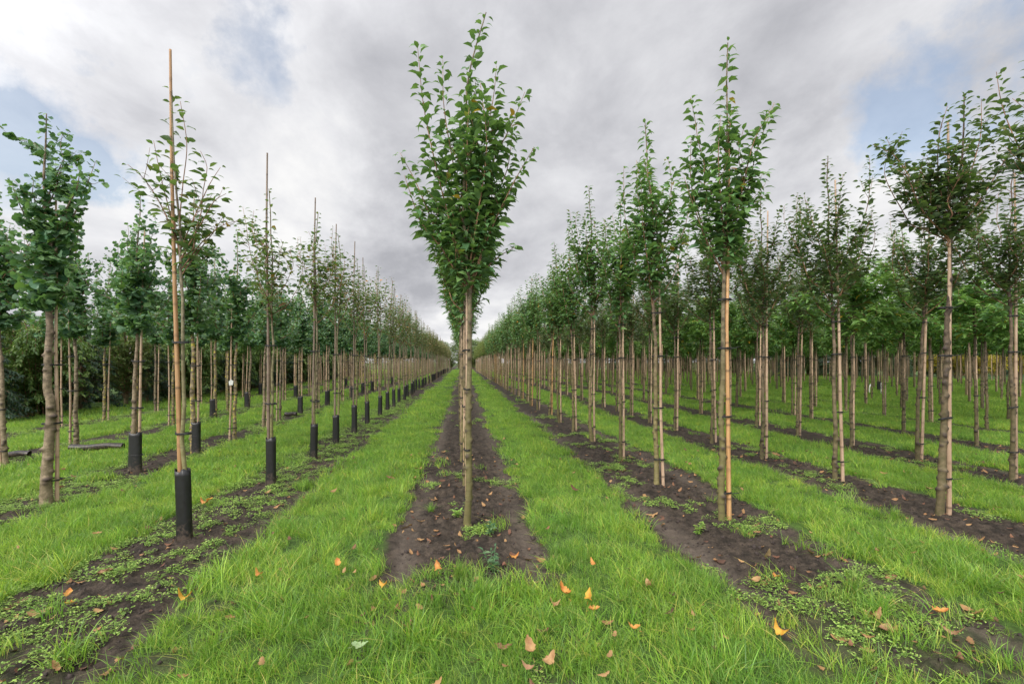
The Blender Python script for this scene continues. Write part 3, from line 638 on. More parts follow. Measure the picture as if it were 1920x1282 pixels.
def build_tree(st, seed, hc=2.15, top=4.6, R=.62, n=11, r0=.034, lean=(0, 0), limbs=None, leader=None, barkm=None, dens=1.0, twigs=1.0, knots=14, extra=None, base_path=None):
    """returns meshes: trunk, limb list, leaves (foliage + fine twigs), joined crown"""
    r = np.random.default_rng(seed); s = STY[st]
    lead = leader if leader is not None else [(0, 0, hc), (lean[0] + r.normal(0, .02), lean[1], (hc + top) / 2), (lean[0] * 1.6 + r.normal(0, .05), lean[1] * 1.6 + r.normal(0, .05), top)]
    tpath = (base_path or [(0, 0, -.05), (r.normal(0, .012), r.normal(0, .012), hc * .35), (r.normal(0, .012), r.normal(0, .012), hc * .7)]) + [tuple(p) for p in lead]
    ta, TP, TR = trunk_acc(tpath, r0, .005, seed, knots)
    bm_ = [M[barkm or s['bark']]]; trunk = ta.mesh('trunk', bm_)
    lb = [spline(p, 18) for p in (limbs or [])] + ([spline(p, 18) for p in rnd_limbs(st, seed + 5, hc, top, R, n)] if n else [])
    fol = Acc(); wood = Acc(); limb_me = []
    leafy(fol, TP[TP[:, 2] > hc + .02], st, seed + 9, .0, dens * 1.1)
    for i, P in enumerate(lb):
        z = P[0, 2]; ln = np.linalg.norm(np.diff(P, axis=0), axis=1).sum(); rr = np.interp(z, TP[:, 2], TR) * .55
        # start on the leader
        P[0, 0] = np.interp(z, TP[:, 2], TP[:, 0]); P[0, 1] = np.interp(z, TP[:, 2], TP[:, 1])
        P[1, :2] = .5 * (P[0, :2] + P[2, :2])
        rad = np.linspace(min(rr, .004 + .007 * ln), .0020, len(P))
        ac = Acc(); tube(ac, P, rad, 6); limb_me.append(ac); wood.merge(ac)
        leafy(fol, P, st, seed + 20 + i, .10, dens)
        nt2 = int(r.poisson(twigs * ln * 4.6))
        for k in range(nt2):
            t = r.uniform(.06, .55 if st == 'cherry' else .80); b = P[int(t * (len(P) - 1))]; a = r.uniform(0, 6.28); l2 = r.uniform(.12, .34) * (1.15 - t * .6)
            out = b[:2] / max(.05, np.linalg.norm(b[:2])) * .35; d = norm(np.array([math.cos(a) + out[0], math.sin(a) + out[1], r.uniform(.5, 1.6) if st not in ('broad', 'ginkgo') else r.uniform(.1, .8)]))
            tw = np.array([b, b + d * l2 * .5 + [0, 0, -.01], b + d * l2 + [0, 0, .03]]); tw = spline(tw, 8)
            tube(fol, tw, np.linspace(.003, .0015, len(tw)), 4, mi=1); leafy(fol, tw, st, seed + 100 + i * 17 + k, .15, dens, .9)
    if st == 'ginkgo':      # short spurs thick with leaves all along the stem
        for k in range(40):
            z = hc + (top - hc) * .55 * r.uniform(0, 1) ** 1.3; a = r.uniform(0, 6.28); l2 = r.uniform(.06, .22) * (1.2 - (z - hc) / (top - hc)) + .03; x0, y0 = np.interp(z, TP[:, 2], TP[:, 0]), np.interp(z, TP[:, 2], TP[:, 1])
            tw = np.array([(x0, y0, z), (x0 + math.cos(a) * l2 * .5, y0 + math.sin(a) * l2 * .5, z + l2 * .2), (x0 + math.cos(a) * l2, y0 + math.sin(a) * l2, z + l2 * .25)]); leafy(fol, tw, st, seed + 300 + k, .1, 1.5, 1.15, .9)
    tw_m = M['twig']
    fm = fol.mesh('foliage', [M[s['mat']], tw_m])
    joined = Acc()
    T_ = np.concatenate(fol.T); Q_ = np.concatenate(fol.Q) if fol.Q else np.zeros((0, 4), int)
    # joined crown = foliage + limbs, same two materials
    j = Acc(); j.V = list(fol.V); j.T = list(fol.T); j.Q = list(fol.Q); j.mt = list(fol.mt); j.mq = list(fol.mq); j.A = list(fol.A); j.n = fol.n
    j.merge(wood, 1)
    jm = j.mesh('crown', [M[s['mat']], tw_m])
    return dict(trunk=trunk, limbs=[a.mesh('limb', bm_ if st == 'ginkgo' else [tw_m]) for a in limb_me], foliage=fm, crown=jm, style=st, r0=r0)
def whole_mesh(T):
    """trunk and crown in one mesh, for the far trees that are one mass"""
    out = Acc(); mats = []
    for me in (T['trunk'], T['crown']):
        V = np.empty(len(me.vertices) * 3, np.float32); me.vertices.foreach_get('co', V)
        A = np.empty(len(me.vertices), np.float32); me.attributes['rnd'].data.foreach_get('value', A)
        base = len(mats); mats += list(me.materials)
        lt = np.empty(len(me.polygons), np.int32); me.polygons.foreach_get('loop_total', lt); ls = np.empty(len(lt), np.int32); me.polygons.foreach_get('loop_start', ls)
        li = np.empty(len(me.loops), np.int32); me.loops.foreach_get('vertex_index', li); mi = np.empty(len(lt), np.int32); me.polygons.foreach_get('material_index', mi)
        n0 = out.n; out.add(V.reshape(-1, 3), a=A)
        for k, dst, dm in ((3, out.T, out.mt), (4, out.Q, out.mq)):
            s = lt == k
            if s.any(): dst.append(np.stack([li[ls[s] + q] for q in range(k)], 1) + n0); dm.append(mi[s] + base)
    return out.mesh('tree', mats)
def place_tree(T, x, y, rz, label, group, s=1.0, near=False, name='tree', cat='tree'):
    z = float(gz(x, y)); root = empty(name, (x, y, z - .01), rz, s); tag(root, label, cat, group)
    part('trunk', T['trunk'], root)
    if near:
        part('crown', T['foliage'], root)
        for l in T['limbs']: part('limb', l, root)
    else: part('crown', T['crown'], root)
    return root

# stakes: bamboo canes with nodes, and black rubber ties
def stake_mesh(h, r, seed, mt_, lean=(0, 0)):
    g = np.random.default_rng(seed); zs = np.arange(-.05, h, .02); n = len(zs); nodes = []; z = g.uniform(.05, .25)
    while z < h: nodes.append(z); z += g.uniform(.20, .30) * (1 + .1 * z / h)
    R = r * (1 - .55 * np.clip(zs / h, 0, 1)); A = np.zeros(n)
    for q in nodes: R = R * (1 + .10 * np.exp(-((zs - q) / .010) ** 2)); A = np.maximum(A, np.exp(-((zs - q + .004) / .009) ** 2) * .8)
    bend = np.interp(zs, np.linspace(0, h, 5), g.normal(0, .010, 5))
    P = np.stack([bend + lean[0] * zs / h, lean[1] * zs / h, zs], 1); ac = Acc(); tube(ac, P, R, 10, a=A); return ac.mesh('bamboo_stake', [M[mt_]])
def tie_mesh(cx, ax, ay, seed, tail=True):
    g = np.random.default_rng(seed); t = np.linspace(0, 2 * math.pi, 25); ac = Acc(); tilt = g.normal(0, .10)
    for dz in (0, .009):
        P = np.stack([cx + ax * np.cos(t), ay * np.sin(t), dz + tilt * ax * np.cos(t + 1) + g.normal(0, .001, 25)], 1); tube(ac, P, .0048, 6, cap=False)
    if tail:
        e = g.uniform(.04, .10); tube(ac, [(ax + cx - .01, -ay * .5, 0), (ax + cx + e * .5, -ay - e * .2, .012), (ax + cx + e, -ay - e * .4, g.uniform(-.03, .03))], [.004, .0035, .002], 5)
    return ac.mesh('tie', [M['tie']])
TIES = [tie_mesh(-.034, .067, .034, i, i % 2 == 0) for i in range(4)]
TIES_BIG = [tie_mesh(-.043, .084, .050, 10 + i, i % 2 == 0) for i in range(3)]
STK = {k: [stake_mesh(h, rr, 40 + i * 7 + len(k), mt_) for i in range(3)] for k, (h, rr, mt_) in
       dict(tall=(4.36, .0235, 'bamboo'), tall_grey=(4.25, .021, 'bamboo_grey'), cherry=(3.7, .021, 'bamboo_pale'), cherry_o=(3.9, .024, 'bamboo'), dark=(4.1, .023, 'bamboo_pale'), ginkgo=(3.6, .020, 'bamboo_pale'), grey=(3.0, .019, 'bamboo_grey'), mid=(2.9, .020, 'bamboo_pale')).items()}

def P2(base, scale, pts, dy=0):
    """limb points read off the photo, relative to the tree's own base, in metres (x, z); spread in depth afterwards"""
    n = len(pts); return [((px - base[0]) / scale, dy * (i / (n - 1)), (base[1] - py) / scale) for i, (px, py) in enumerate(pts)]

# ---- prototypes
TR = {}
b0 = (877, 990); sc0 = 195.0
TR['centre'] = build_tree('cherry', 501, hc=2.2, top=4.85, R=.40, n=4, r0=.035, barkm='bark_olive', knots=22, dens=1.05, twigs=1.0,
    base_path=[(0, 0, -.05), (.012, 0, .5), (.008, 0, 1.3)],
    leader=P2(b0, sc0, [(879, 560), (870, 400), (872, 260), (885, 130), (912, 32)]),
    limbs=[P2(b0, sc0, q, d) for q, d in [
        ([(877, 535), (838, 400), (800, 230), (787, 103)], -.12), ([(876, 490), (852, 330), (830, 200), (826, 100)], .15),
        ([(877, 545), (815, 430), (778, 345), (745, 283)], .10), ([(877, 555), (832, 478), (795, 430), (768, 352)], -.22),
        ([(878, 480), (915, 330), (960, 230), (985, 165)], .12), ([(878, 455), (905, 300), (925, 205), (932, 148)], -.15),
        ([(878, 545), (925, 430), (965, 350), (1000, 292)], -.10), ([(878, 560), (905, 515), (935, 485), (972, 462)], .08),
        ([(878, 520), (920, 390), (950, 310), (962, 225)], .28), ([(878, 520), (900, 400), (915, 300), (905, 200)], -.35)]])
for i in range(4):
    TR[f'cherry{i}'] = build_tree('cherry', 520 + i, hc=2.15 + .1 * (i % 2), top=4.45 + .14 * i, R=.58, n=13, r0=.029 + .002 * i, barkm='bark_olive' if i == 1 else None, knots=34)
    TR[f'sparse{i}'] = build_tree('sparse', 540 + i, hc=2.2, top=4.0 + .1 * i, R=.55, n=11, r0=.024, twigs=.9)
    TR[f'ginkgo{i}'] = build_tree('ginkgo', 560 + i, hc=2.15, top=4.30 + .14 * i, R=.85, n=14, r0=.036 + .004 * i, barkm='bark_lichen' if i % 2 else None, twigs=1.3, knots=26)
    TR[f'dark{i}'] = build_tree('dark', 580 + i, hc=2.2, top=4.25 + .12 * i, R=.92, n=15, r0=.031, twigs=1.7, knots=46)
    TR[f'broad{i}'] = build_tree('broad', 600 + i, hc=2.1, top=4.05 + .12 * i, R=1.2, n=19, r0=.033, twigs=1.6, knots=42)
for i in range(2):
    TR[f'cherryfar{i}'] = build_tree('cherry_far', 620 + i, hc=2.15, top=4.5, R=.5, n=11, r0=.034)
    TR[f'sparsefar{i}'] = build_tree('sparse_far', 630 + i, hc=2.2, top=4.0, R=.5, n=11, r0=.026, twigs=1.6)
b1 = (1350, 977); s1 = 187.0
TR['right_tall'] = build_tree('cherry', 701, hc=2.45, top=4.8, R=.34, n=3, r0=.033, knots=44, barkm='bark_olive',
    leader=P2(b1, s1, [(1356, 520), (1358, 380), (1360, 230), (1362, 80)]),
    limbs=[P2(b1, s1, q, d) for q, d in [([(1356, 500), (1390, 400), (1420, 280), (1455, 185)], .05), ([(1356, 470), (1385, 360), (1405, 270), (1432, 215)], -.1),
        ([(1356, 500), (1320, 420), (1300, 340), (1302, 248)], .12), ([(1355, 515), (1318, 450), (1295, 400), (1270, 340)], -.15), ([(1356, 460), (1345, 380), (1335, 300), (1334, 232)], -.18)]])
b2 = (354, 1015); s2 = 211.0
TR['left_sparse'] = build_tree('sparse', 702, hc=2.45, top=4.0, R=.3, n=1, r0=.022, dens=.85, knots=8,
    base_path=[(0, 0, -.05), (-.03, 0, 1.0), (-.05, 0, 1.8)],
    leader=P2(b2, s2, [(340, 505), (336, 400), (330, 280), (322, 172)]),
    limbs=[P2(b2, s2, q, d) for q, d in [([(340, 480), (318, 400), (298, 330), (282, 262)], .05), ([(340, 470), (310, 390), (285, 345), (262, 322)], -.12),
        ([(340, 470), (365, 400), (385, 345), (402, 308)], .1), ([(340, 490), (385, 420), (410, 385), (436, 372)], -.08), ([(341, 510), (375, 455), (410, 420), (446, 408)], .12),
        ([(338, 420), (350, 350), (362, 280), (355, 205)], -.1), ([(341, 520), (365, 470), (385, 430), (395, 395)], .2), ([(341, 500), (325, 450), (312, 410), (296, 390)], .18)]])
b3 = (88, 945); s3 = 167.0
TR['ginkgo_big'] = build_tree('ginkgo', 703, hc=2.2, top=4.35, R=.50, n=9, r0=.057, twigs=1.3, knots=34, lean=(0, 0),
    base_path=[(0, 0, -.05), (.005, 0, .45), (.022, 0, .90), (.034, 0, 1.16), (.012, 0, 1.30), (.022, 0, 1.75)],
    leader=P2(b3, s3, [(92, 575), (86, 420), (84, 300), (86, 215)]),
    limbs=[P2(b3, s3, q, d) for q, d in [([(84, 290), (60, 268), (35, 262), (12, 248)], .05), ([(88, 500), (125, 420), (150, 350), (165, 295)], .1), ([(88, 470), (60, 420), (45, 380), (40, 350)], -.1),
        ([(88, 480), (130, 400), (160, 360), (172, 330)], -.15), ([(86, 380), (100, 330), (112, 290), (125, 290)], .1)]])
b4 = (1763, 965); s4 = 180.0
TR['dark_big'] = build_tree('dark', 704, hc=2.75, top=4.1, R=.5, n=8, r0=.037, twigs=1.6, knots=70,
    leader=P2(b4, s4, [(1782, 470), (1786, 400), (1800, 300), (1812, 175)]), base_path=[(0, 0, -.05), (.02, 0, .8), (.06, 0, 1.7)],
    limbs=[P2(b4, s4, q, d) for q, d in [([(1782, 460), (1735, 370), (1690, 290), (1650, 262)], .1), ([(1783, 440), (1755, 340), (1750, 260), (1760, 208)], -.1), ([(1783, 450), (1720, 400), (1680, 340), (1640, 330)], -.2),
        ([(1784, 440), (1820, 340), (1850, 250), (1858, 175)], .1), ([(1784, 450), (1840, 360), (1870, 300), (1900, 250)], -.15), ([(1784, 460), (1830, 400), (1860, 350), (1885, 290)], .25), ([(1785, 420), (1740, 320), (1710, 300), (1690, 240)], .2)]])

# ---- layout of the rows
NUM = ['first', 'second', 'third', 'fourth', 'fifth', 'sixth', 'seventh', 'eighth', 'ninth', 'tenth']
SIDE = {0: 'the centre row', 1: 'the first row right of centre', -1: 'the first row left of centre'}
for k in range(2, 30): SIDE[k] = f'the {NUM[k-1]} row right of centre' if k <= 10 else 'the farthest rows right of centre'; SIDE[-k] = f'the {NUM[min(k,10)-1]} row left of centre'
KIND = {0: 'cherry', 1: 'cherry', 2: 'dark', -1: 'sparse', -2: 'ginkgo', -3: 'ginkgo', -4: 'ginkgo'}
DESC = {'cherry': 'upright glossy-leaved tree', 'dark': 'dark small-leaved spreading tree', 'sparse': 'thin sparse-leaved tree', 'ginkgo': 'fan-leaved tree', 'broad': 'broad-crowned green tree'}
basepx = {-1: [(352, 1016), (511, 912), (590, 863), (632, 836), (666, 814), (690, 797), (714, 781), (728, 771)], 0: [(877, 990), (872, 912), (866, 866)],
          1: [(1352, 977), (1232, 910), (1163, 864), (1109, 830), (1075, 810), (1048, 793), (1030, 778), (1008, 768)],
          2: [(1763, 966), (1568, 903), (1430, 861), (1335, 831), (1264, 806), (1217, 793)], 3: [(1895, 901), (1722, 864), (1596, 838), (1494, 817), (1418, 799)],
          4: [(1831, 837), (1694, 817), (1520, 790)], -2: [(88, 946), (248, 885), (362, 850), (440, 825), (495, 804)], -3: [(8, 876), (142, 836), (255, 815), (325, 797), (403, 784)],
          -4: [(107, 801), (195, 790), (290, 772), (373, 756)]}
first = {k: [gpt(*q) for q in v] for k, v in basepx.items()}
first[2].insert(0, (rowx(2), 3.0)); first[3].insert(0, (rowx(3), 4.3)); first[-3].insert(0, (rowx(-3), 6.5)); first[-2].insert(0, (rowx(-2), 4.3))
cand = []
R_ = random.Random(5)
for k in range(-4, 19):
    ysl = list(first.get(k, [])); yv = ysl[-1][1] + 1.45 if ysl else (R_.uniform(4.5, 6) if k < 9 else 5 + R_.uniform(0, 1.4))
    end = {0: 60, -1: 88, 1: 90}.get(k, 84 if k > 1 else 80)
    stp = 1.48
    while yv < end: ysl.append((rowx(k) + R_.uniform(-.05, .05), yv)); yv += stp + R_.uniform(-.16, .16)
    for j_, (x, yv) in enumerate(ysl):
        if k >= 6 and (R_.random() < .10): continue
        fixed = j_ < len(first.get(k, []))
        cand.append([k, x, yv])
def pix(x, y):
    l, d = cam_xy(x, y); return 960 + F * l / d, d
cand = [c for c in cand if cam_xy(c[1], c[2])[1] > 1.5 and -220 < pix(c[1], c[2])[0] < 2140]
cand.sort(key=lambda c: math.hypot(c[1], c[2]) + (40 if c[0] == 0 and c[2] > 16 else 0))
cnt = {}; kind_i = {}
indiv, rest = cand[:292], cand[292:]
def pick(k, y, rr):
    kd = KIND.get(k, 'broad'); 
    if kd == 'cherry' and y > 30 + rr.uniform(0, 25) and k != 0: return kd, f'cherryfar{rr.randrange(2)}'
    if kd == 'sparse' and y > 22 + rr.uniform(0, 18): return kd, f'sparsefar{rr.randrange(2)}'
    if k == 3 and rr.random() < .5: return 'dark', f'dark{rr.randrange(4)}'
    if k >= 4 and rr.random() < .2: return 'dark', f'dark{rr.randrange(4)}'
    if k == -4 and rr.random() < .2: return 'broad', f'broad{rr.randrange(4)}'
    return kd, f'{kd}{rr.randrange(4)}'
SPECIAL_Y = {(k, first[k][i][1]): n_ for n_, k, i in [('centre', 0, 0), ('right_tall', 1, 0), ('left_sparse', -1, 0), ('ginkgo_big', -2, 1), ('dark_big', 2, 1)]}
SPL = {'centre': ('tallest upright tree with olive-green trunk standing alone at the front of the centre row', 'green upright trees of the centre row'),
       'right_tall': ('tall cherry-like tree with one long arching limb, first in the first row right of centre', None),
       'left_sparse': ('thin sparse-leaved tree behind the tallest bare-topped cane, first in its row left of centre', None),
       'ginkgo_big': ('fan-leaved tree with thick crooked knobbly pale trunk near the left edge', None),
       'dark_big': ('dark small-leaved tree with knobbly leaning trunk beside a thick pale cane', None)}
LOW = ['stands', 'grows']
per_row = {}
for c in sorted(indiv, key=lambda c: c[2]): per_row.setdefault(c[0], []).append(c)
STAKE_AT = {}
for k, lst in per_row.items():
    vis = [c for c in lst if -20 < pix(c[1], c[2])[0] < 1940]
    for c in lst:
        x, y = c[1], c[2]; rr = random.Random(int(x * 1000) * 7 + int(y * 100)); key = SPECIAL_Y.get((k, y))
        kd, tn_ = pick(k, y, rr)
        if key: kd = KIND[k]; tn_ = key
        idx = vis.index(c) if c in vis else -1; dist = math.hypot(x, y); row = SIDE[k]
        grp = f'staked trees of {row}'; sg = f'bamboo canes of {row}'
        far_shared = idx >= 8 or idx < 0
        if key: lab = SPL[key][0]
        elif far_shared: lab = f'{DESC[kd]} farther down {row}' if idx >= 0 else f'{DESC[kd]} at the picture edge in {row}'
        else: lab = f'{DESC[kd]}, {NUM[idx]} from the front in {row}'
        rz = -YAW if key else rr.uniform(0, 6.28); s = 1.0 if key else rr.uniform(.94, 1.05)
        tl = 0 if (key or k == 0) else (rr.gauss(0, .012) if rr.random() < .85 else rr.gauss(0, .045)); tl2 = 0 if (key or k == 0) else rr.gauss(0, .012)
        tr_ = place_tree(TR[tn_], x, y, rz, lab, grp, s, near=dist < 9.5)
        from mathutils import Matrix
        LM = Matrix.Rotation(tl, 4, 'Y') @ Matrix.Rotation(tl2, 4, 'X')
        tr_.rotation_euler = (LM @ Matrix.Rotation(rz, 4, 'Z')).to_euler()
        # the cane beside it
        r0 = TR[tn_]['r0'] * s; big = kd == 'ginkgo'
        sd_ = 1 if k > 0 else (-1 if k == -1 else rr.choice([1, -1])); 
        ca = -YAW if key else rr.uniform(-.5, .5) * (.2 if kd == 'sparse' else 1)
        if key == 'ginkgo_big': sd_ = 1; ca = .9
        if sd_ < 0: ca += math.pi
        off = (.085 if big else (.046 if kd == 'sparse' else .069))
        sk = {'cherry': 'cherry_o' if rr.random() < .35 else 'cherry', 'dark': 'dark', 'sparse': 'tall', 'ginkgo': 'ginkgo', 'broad': 'mid'}[kd]
        if kd == 'broad' and rr.random() < .35: sk = 'grey'
        if k == 1 and key: sk = 'cherry_o'
        if key == 'dark_big': off = .088
        if k == 0: ca = math.pi / 2 + rr.uniform(-.1, .1); 
        sx, sy = x + math.cos(ca) * off, y + math.sin(ca) * off
        STAKE_AT[(k, round(y, 4))] = (sx, sy, ca)
        so = empty('bamboo_stake', (sx, sy, float(gz(sx, sy)) - .01), ca)
        if key == 'left_sparse': so.rotation_euler = (0, 0, ca); 
        ht = {'tall': 'bare-topped', 'cherry': 'pale', 'cherry_o': 'orange-tan', 'dark': 'pale', 'ginkgo': 'pale', 'grey': 'grey', 'mid': 'pale'}[sk]
        if key: sl_ = f'{ht} bamboo cane tied to the ' + {'centre': 'olive-trunked tree at the front of the centre row', 'right_tall': 'first tree in the first row right of centre', 'left_sparse': 'first sparse tree left of centre', 'ginkgo_big': 'thick crooked trunk near the left edge', 'dark_big': 'knobbly leaning dark-leaved tree'}[key]
        elif far_shared: sl_ = f'{ht} bamboo cane farther down {row}' if idx >= 0 else f'{ht} bamboo cane at the picture edge in {row}'
        else: sl_ = f'{ht} cane on the {NUM[idx]} tree from the front in {row}'
        tag(so, sl_, 'bamboo cane', sg)
        so.rotation_euler = (LM @ Matrix.Rotation(ca, 4, 'Z')).to_euler()
        me_ = STK['tall_grey' if sk == 'tall' and idx != 0 else sk][rr.randrange(3)]
        cane = part('cane', me_, so)
        if key == 'left_sparse': so.rotation_euler = (0, math.radians(1.55), ca)
        if key in ('centre',): so.scale = (1, 1, .78)
        if dist < 24:
            zs = [.32, .98, 1.68] if not big else [.28, .95, 1.6]
            if kd == 'sparse': zs = [.98, 1.75]
            if kd in ('dark', 'cherry') and dist < 12: zs.append(2.2)
            for q, z_ in enumerate(zs): part('tie', rr.choice(TIES_BIG if big else TIES), so, (0, 0, z_ + rr.uniform(-.06, .06)))

# the rows that run on out of reach of counting: one mass of trees, one of canes
WH = {n_: whole_mesh(TR[n_]) for n_ in TR if n_[-1].isdigit()}
names = sorted(WH); px_, rot_, sc_, id_ = [], [], [], []; qx, qr, qs, qi = [], [], [], []
stk = [STK['tall_grey'][0], STK['cherry'][0], STK['dark'][1], STK['mid'][0], STK['grey'][1], STK['ginkgo'][0]]
for k, x, y in rest:
    rr = random.Random(int(x * 1000) * 7 + int(y * 100)); kd, tn_ = pick(k, y, rr)
    z = 0.0; px_.append((x, y, z)); rot_.append((0, 0, rr.uniform(0, 6.28))); sc_.append(rr.uniform(.93, 1.06)); id_.append(names.index(tn_))
    qx.append((x + .06 * rr.choice([1, -1]), y, 0)); qr.append((rr.uniform(-.02, .02), rr.uniform(-.02, .02), rr.uniform(0, 6.28))); qs.append(1)
    qi.append({'sparse': 0, 'cherry': 1, 'dark': 2, 'broad': rr.choice([3, 4]), 'ginkgo': 5}[kd])
scatter('distant_trees', px_, rot_, sc_, id_, [WH[n_] for n_ in names], 'far ends of the staked tree rows running together towards the horizon')
scatter('distant_stakes', qx, qr, qs, qi, stk, 'bamboo canes beside the far trees')

# ------------------------------------------------------------------ black sleeves
def sleeve_mesh(h, a, b, seed):
    g = np.random.default_rng(seed); m_ = 20; n = 14; th = np.linspace(0, 2 * math.pi, m_, endpoint=False); V = []
    for lay in (1.0, .93):
        for i in range(n):
            z = -.02 + (h + .02) * i / (n - 1); f = 1 + .03 * math.sin(3 * th[0] + z * 9)
            w = 1 + .05 * np.sin(2 * th + seed) + .03 * np.sin(5 * th + z * 6 + seed) + .10 * math.exp(-z / .12)
            zt = z + (.014 * np.sin(3 * th + seed) + .008 * np.sin(7 * th) if i == n - 1 else 0); pin = 1 - .13 * np.exp(-(np.cos(th) / .30) ** 2)
            V.append(np.stack([a * lay * w * np.cos(th), b * lay * w * pin * np.sin(th), np.broadcast_to(zt, th.shape)], 1))
    V = np.concatenate(V); Qs = []
    for lay in (0, 1):
        o_ = lay * n * m_
        for i in range(n - 1):
            for j in range(m_):
                q = [o_ + i * m_ + j, o_ + i * m_ + (j + 1) % m_, o_ + (i + 1) * m_ + (j + 1) % m_, o_ + (i + 1) * m_ + j]; Qs.append(q if lay == 0 else q[::-1])
    t0 = (n - 1) * m_; t1 = n * m_ + t0
    for j in range(m_): Qs.append([t0 + j, t0 + (j + 1) % m_, t1 + (j + 1) % m_, t1 + j])
    return mk('trunk_guard', V, [np.array(Qs)], [M['sleeve']])
SLV = [sleeve_mesh(.63, .058, .045, i + 1) for i in range(3)]; SLB = sleeve_mesh(.56, .086, .054, 9)
def guard(x, y, rz, me, lab, grp):
    o = part('trunk_guard', me, None, (x, y, float(gz(x, y)) - .01), rz); tag(o, lab, 'trunk guard', grp); return o
def mid(c):
    sx, sy, ca = STAKE_AT.get((c[0], round(c[2], 4)), (c[1] - .05, c[2], 0)); return (c[1] + sx) / 2 + .003 * (1 if sx < c[1] else -1), (c[2] + sy) / 2, ca
row1 = [c for c in cand if c[0] == -1]; row1.sort(key=lambda c: c[2])
for i, c in enumerate(row1):
    rr = random.Random(i + 70)
    if i > 8 and rr.random() < .12: continue
    lab = f'black sleeve round the {NUM[i]} tree from the front in {SIDE[-1]}' if i < 9 else 'black plastic sleeve in the distant line of sleeves left of centre'
    g_ = guard(*mid(c), SLV[i % 3], lab, 'black sleeves of the first row left of centre')
    g_.scale = (1, 1, rr.uniform(.88, 1.05))
    if i == 0: g_.location.x -= .008; g_.scale = (1.06, 1.06, 1)
    g_.rotation_euler = (rr.gauss(0, .012), .022 if i == 0 else rr.gauss(0, .02), g_.rotation_euler.z)
def nearest_tree(k, y):
    return min((c for c in cand if c[0] == k), key=lambda c: abs(c[2] - y))
used = set()
for k, y, lab in [(-2, first[-2][2][1], 'wide black sleeve round the lichen-spotted trunk in the second row left of centre'), (-2, first[-2][3][1], 'black sleeve seen just right of the tallest bare-topped cane'), (-3, first[-3][5][1], 'black sleeve round trunk and cane in the third row left of centre')]:
    c = nearest_tree(k, y); used.add((k, c[2])); guard(*mid(c), SLB, lab, 'black sleeves of the rows farther left')
for k, y in [(-2, 14.5), (-2, 17.5), (-2, 21), (-2, 23.5), (-2, 26), (-2, 33), (-3, 17), (-3, 22), (-3, 27), (-3, 30), (-4, 24), (-2, 38)]:
    c = nearest_tree(k, y)
    if (k, c[2]) in used: continue
    used.add((k, c[2])); guard(*mid(c), SLB, 'small black sleeve among distant trunks in the rows farther left', 'black sleeves of the rows farther left')
c = nearest_tree(9, 23); guard(*mid(c), SLB, 'lone black sleeve round a far trunk on the right side', None)
# sleeves that have come off and lie on the soil
def lying(px, py, ln, r_, lab, ang):
    x, y = gpt(px, py); ac = Acc(); n = 14; t = np.linspace(-.5, .5, n); P = np.stack([t * ln, .02 * np.sin(t * 5), np.full(n, r_ * .9) + .008 * np.sin(t * 9)], 1)
    m_ = 12; th = np.linspace(0, 2 * math.pi, m_, endpoint=False); B = 1 + .10 * np.sin(3 * th)[None, :] * np.cos(t * 7)[:, None]
    tube(ac, P, r_, m_, B, cap=False); tube(ac, P[::-1], r_ * .88, m_, B, cap=False)
    o = part('fallen_sleeve', ac.mesh('fallen_sleeve', [M['sleeve']]), None, (x, y, float(gz(x, y)) + .035), ang); tag(o, lab, 'fallen sleeve')
lying(182, 846, .80, .055, 'long crumpled black sleeve lying on soil between thin trunks at left', .10)
lying(24, 862, .42, .048, 'short black sleeve lying on soil at the left picture edge', .2)
lying(545, 781, .30, .055, 'small black sleeve lying beside a slanted trunk left of centre', .1)

# ------------------------------------------------------------------ small white things
x, y = gpt(440, 822); x = nearest_tree(-2, first[-2][4][1])[1]; y = nearest_tree(-2, first[-2][4][1])[2]
ac = Acc(); V0 = np.array([(-.03, 0, 0), (.03, 0, .01), (.04, 0, .09), (.0, .0, .12), (-.04, 0, .08)]); V1 = V0 * [1, 1, 1] + [.008, .012, -.004]
ac.add(np.vstack([V0, V1]), [(0, 1, 2), (0, 2, 3), (0, 3, 4), (5, 7, 6), (5, 8, 7), (5, 9, 8)], [(i, (i + 1) % 5, 5 + (i + 1) % 5, 5 + i) for i in range(5)])
tube(ac, [(0, .0, .12), (.0, .02, .15), (.02, .05, .16)], .003, 5)
tg = part('paper_tag', ac.mesh('paper_tag', [M['white']], False), None, (x - .04, y - .07, 1.12), .3); tag(tg, 'small white paper tag tied to a thin trunk in the second row left of centre', 'tag')
x, y = gpt(1630, 739); ac = Acc(); tube(ac, [(0, 0, -.05), (.01, 0, .3), (.06, 0, .50)], [.022, .02, .02], 8)
sp_ = part('marker_post', ac.mesh('marker_post', [M['white']]), None, (x, y, 0)); tag(sp_, 'short slanted plain white marker post in the grass at right', 'marker post')
x, y = gpt(1654, 740); ac = Acc()
th = np.linspace(0, 2 * math.pi, 24, endpoint=False)
zs = np.linspace(0, .58, 30); V = np.array([(.055 * math.cos(t), .055 * math.sin(t), z) for z in zs for t in th]); Qs = []
for i in range(29):
    for j in range(24):
        if (i // 2 + j // 2) % 2 == 0 and i % 2 == 0 and j % 2 == 0: continue
        Qs.append((i * 24 + j, i * 24 + (j + 1) % 24, (i + 1) * 24 + (j + 1) % 24, (i + 1) * 24 + j))
ac.add(V, None, Qs); ms = part('mesh_sleeve', ac.mesh('mesh_sleeve', [M['white']], False), None, (x, y, 0)); tag(ms, 'white perforated plastic sleeve standing in the grass beside the slanted marker', 'mesh sleeve')

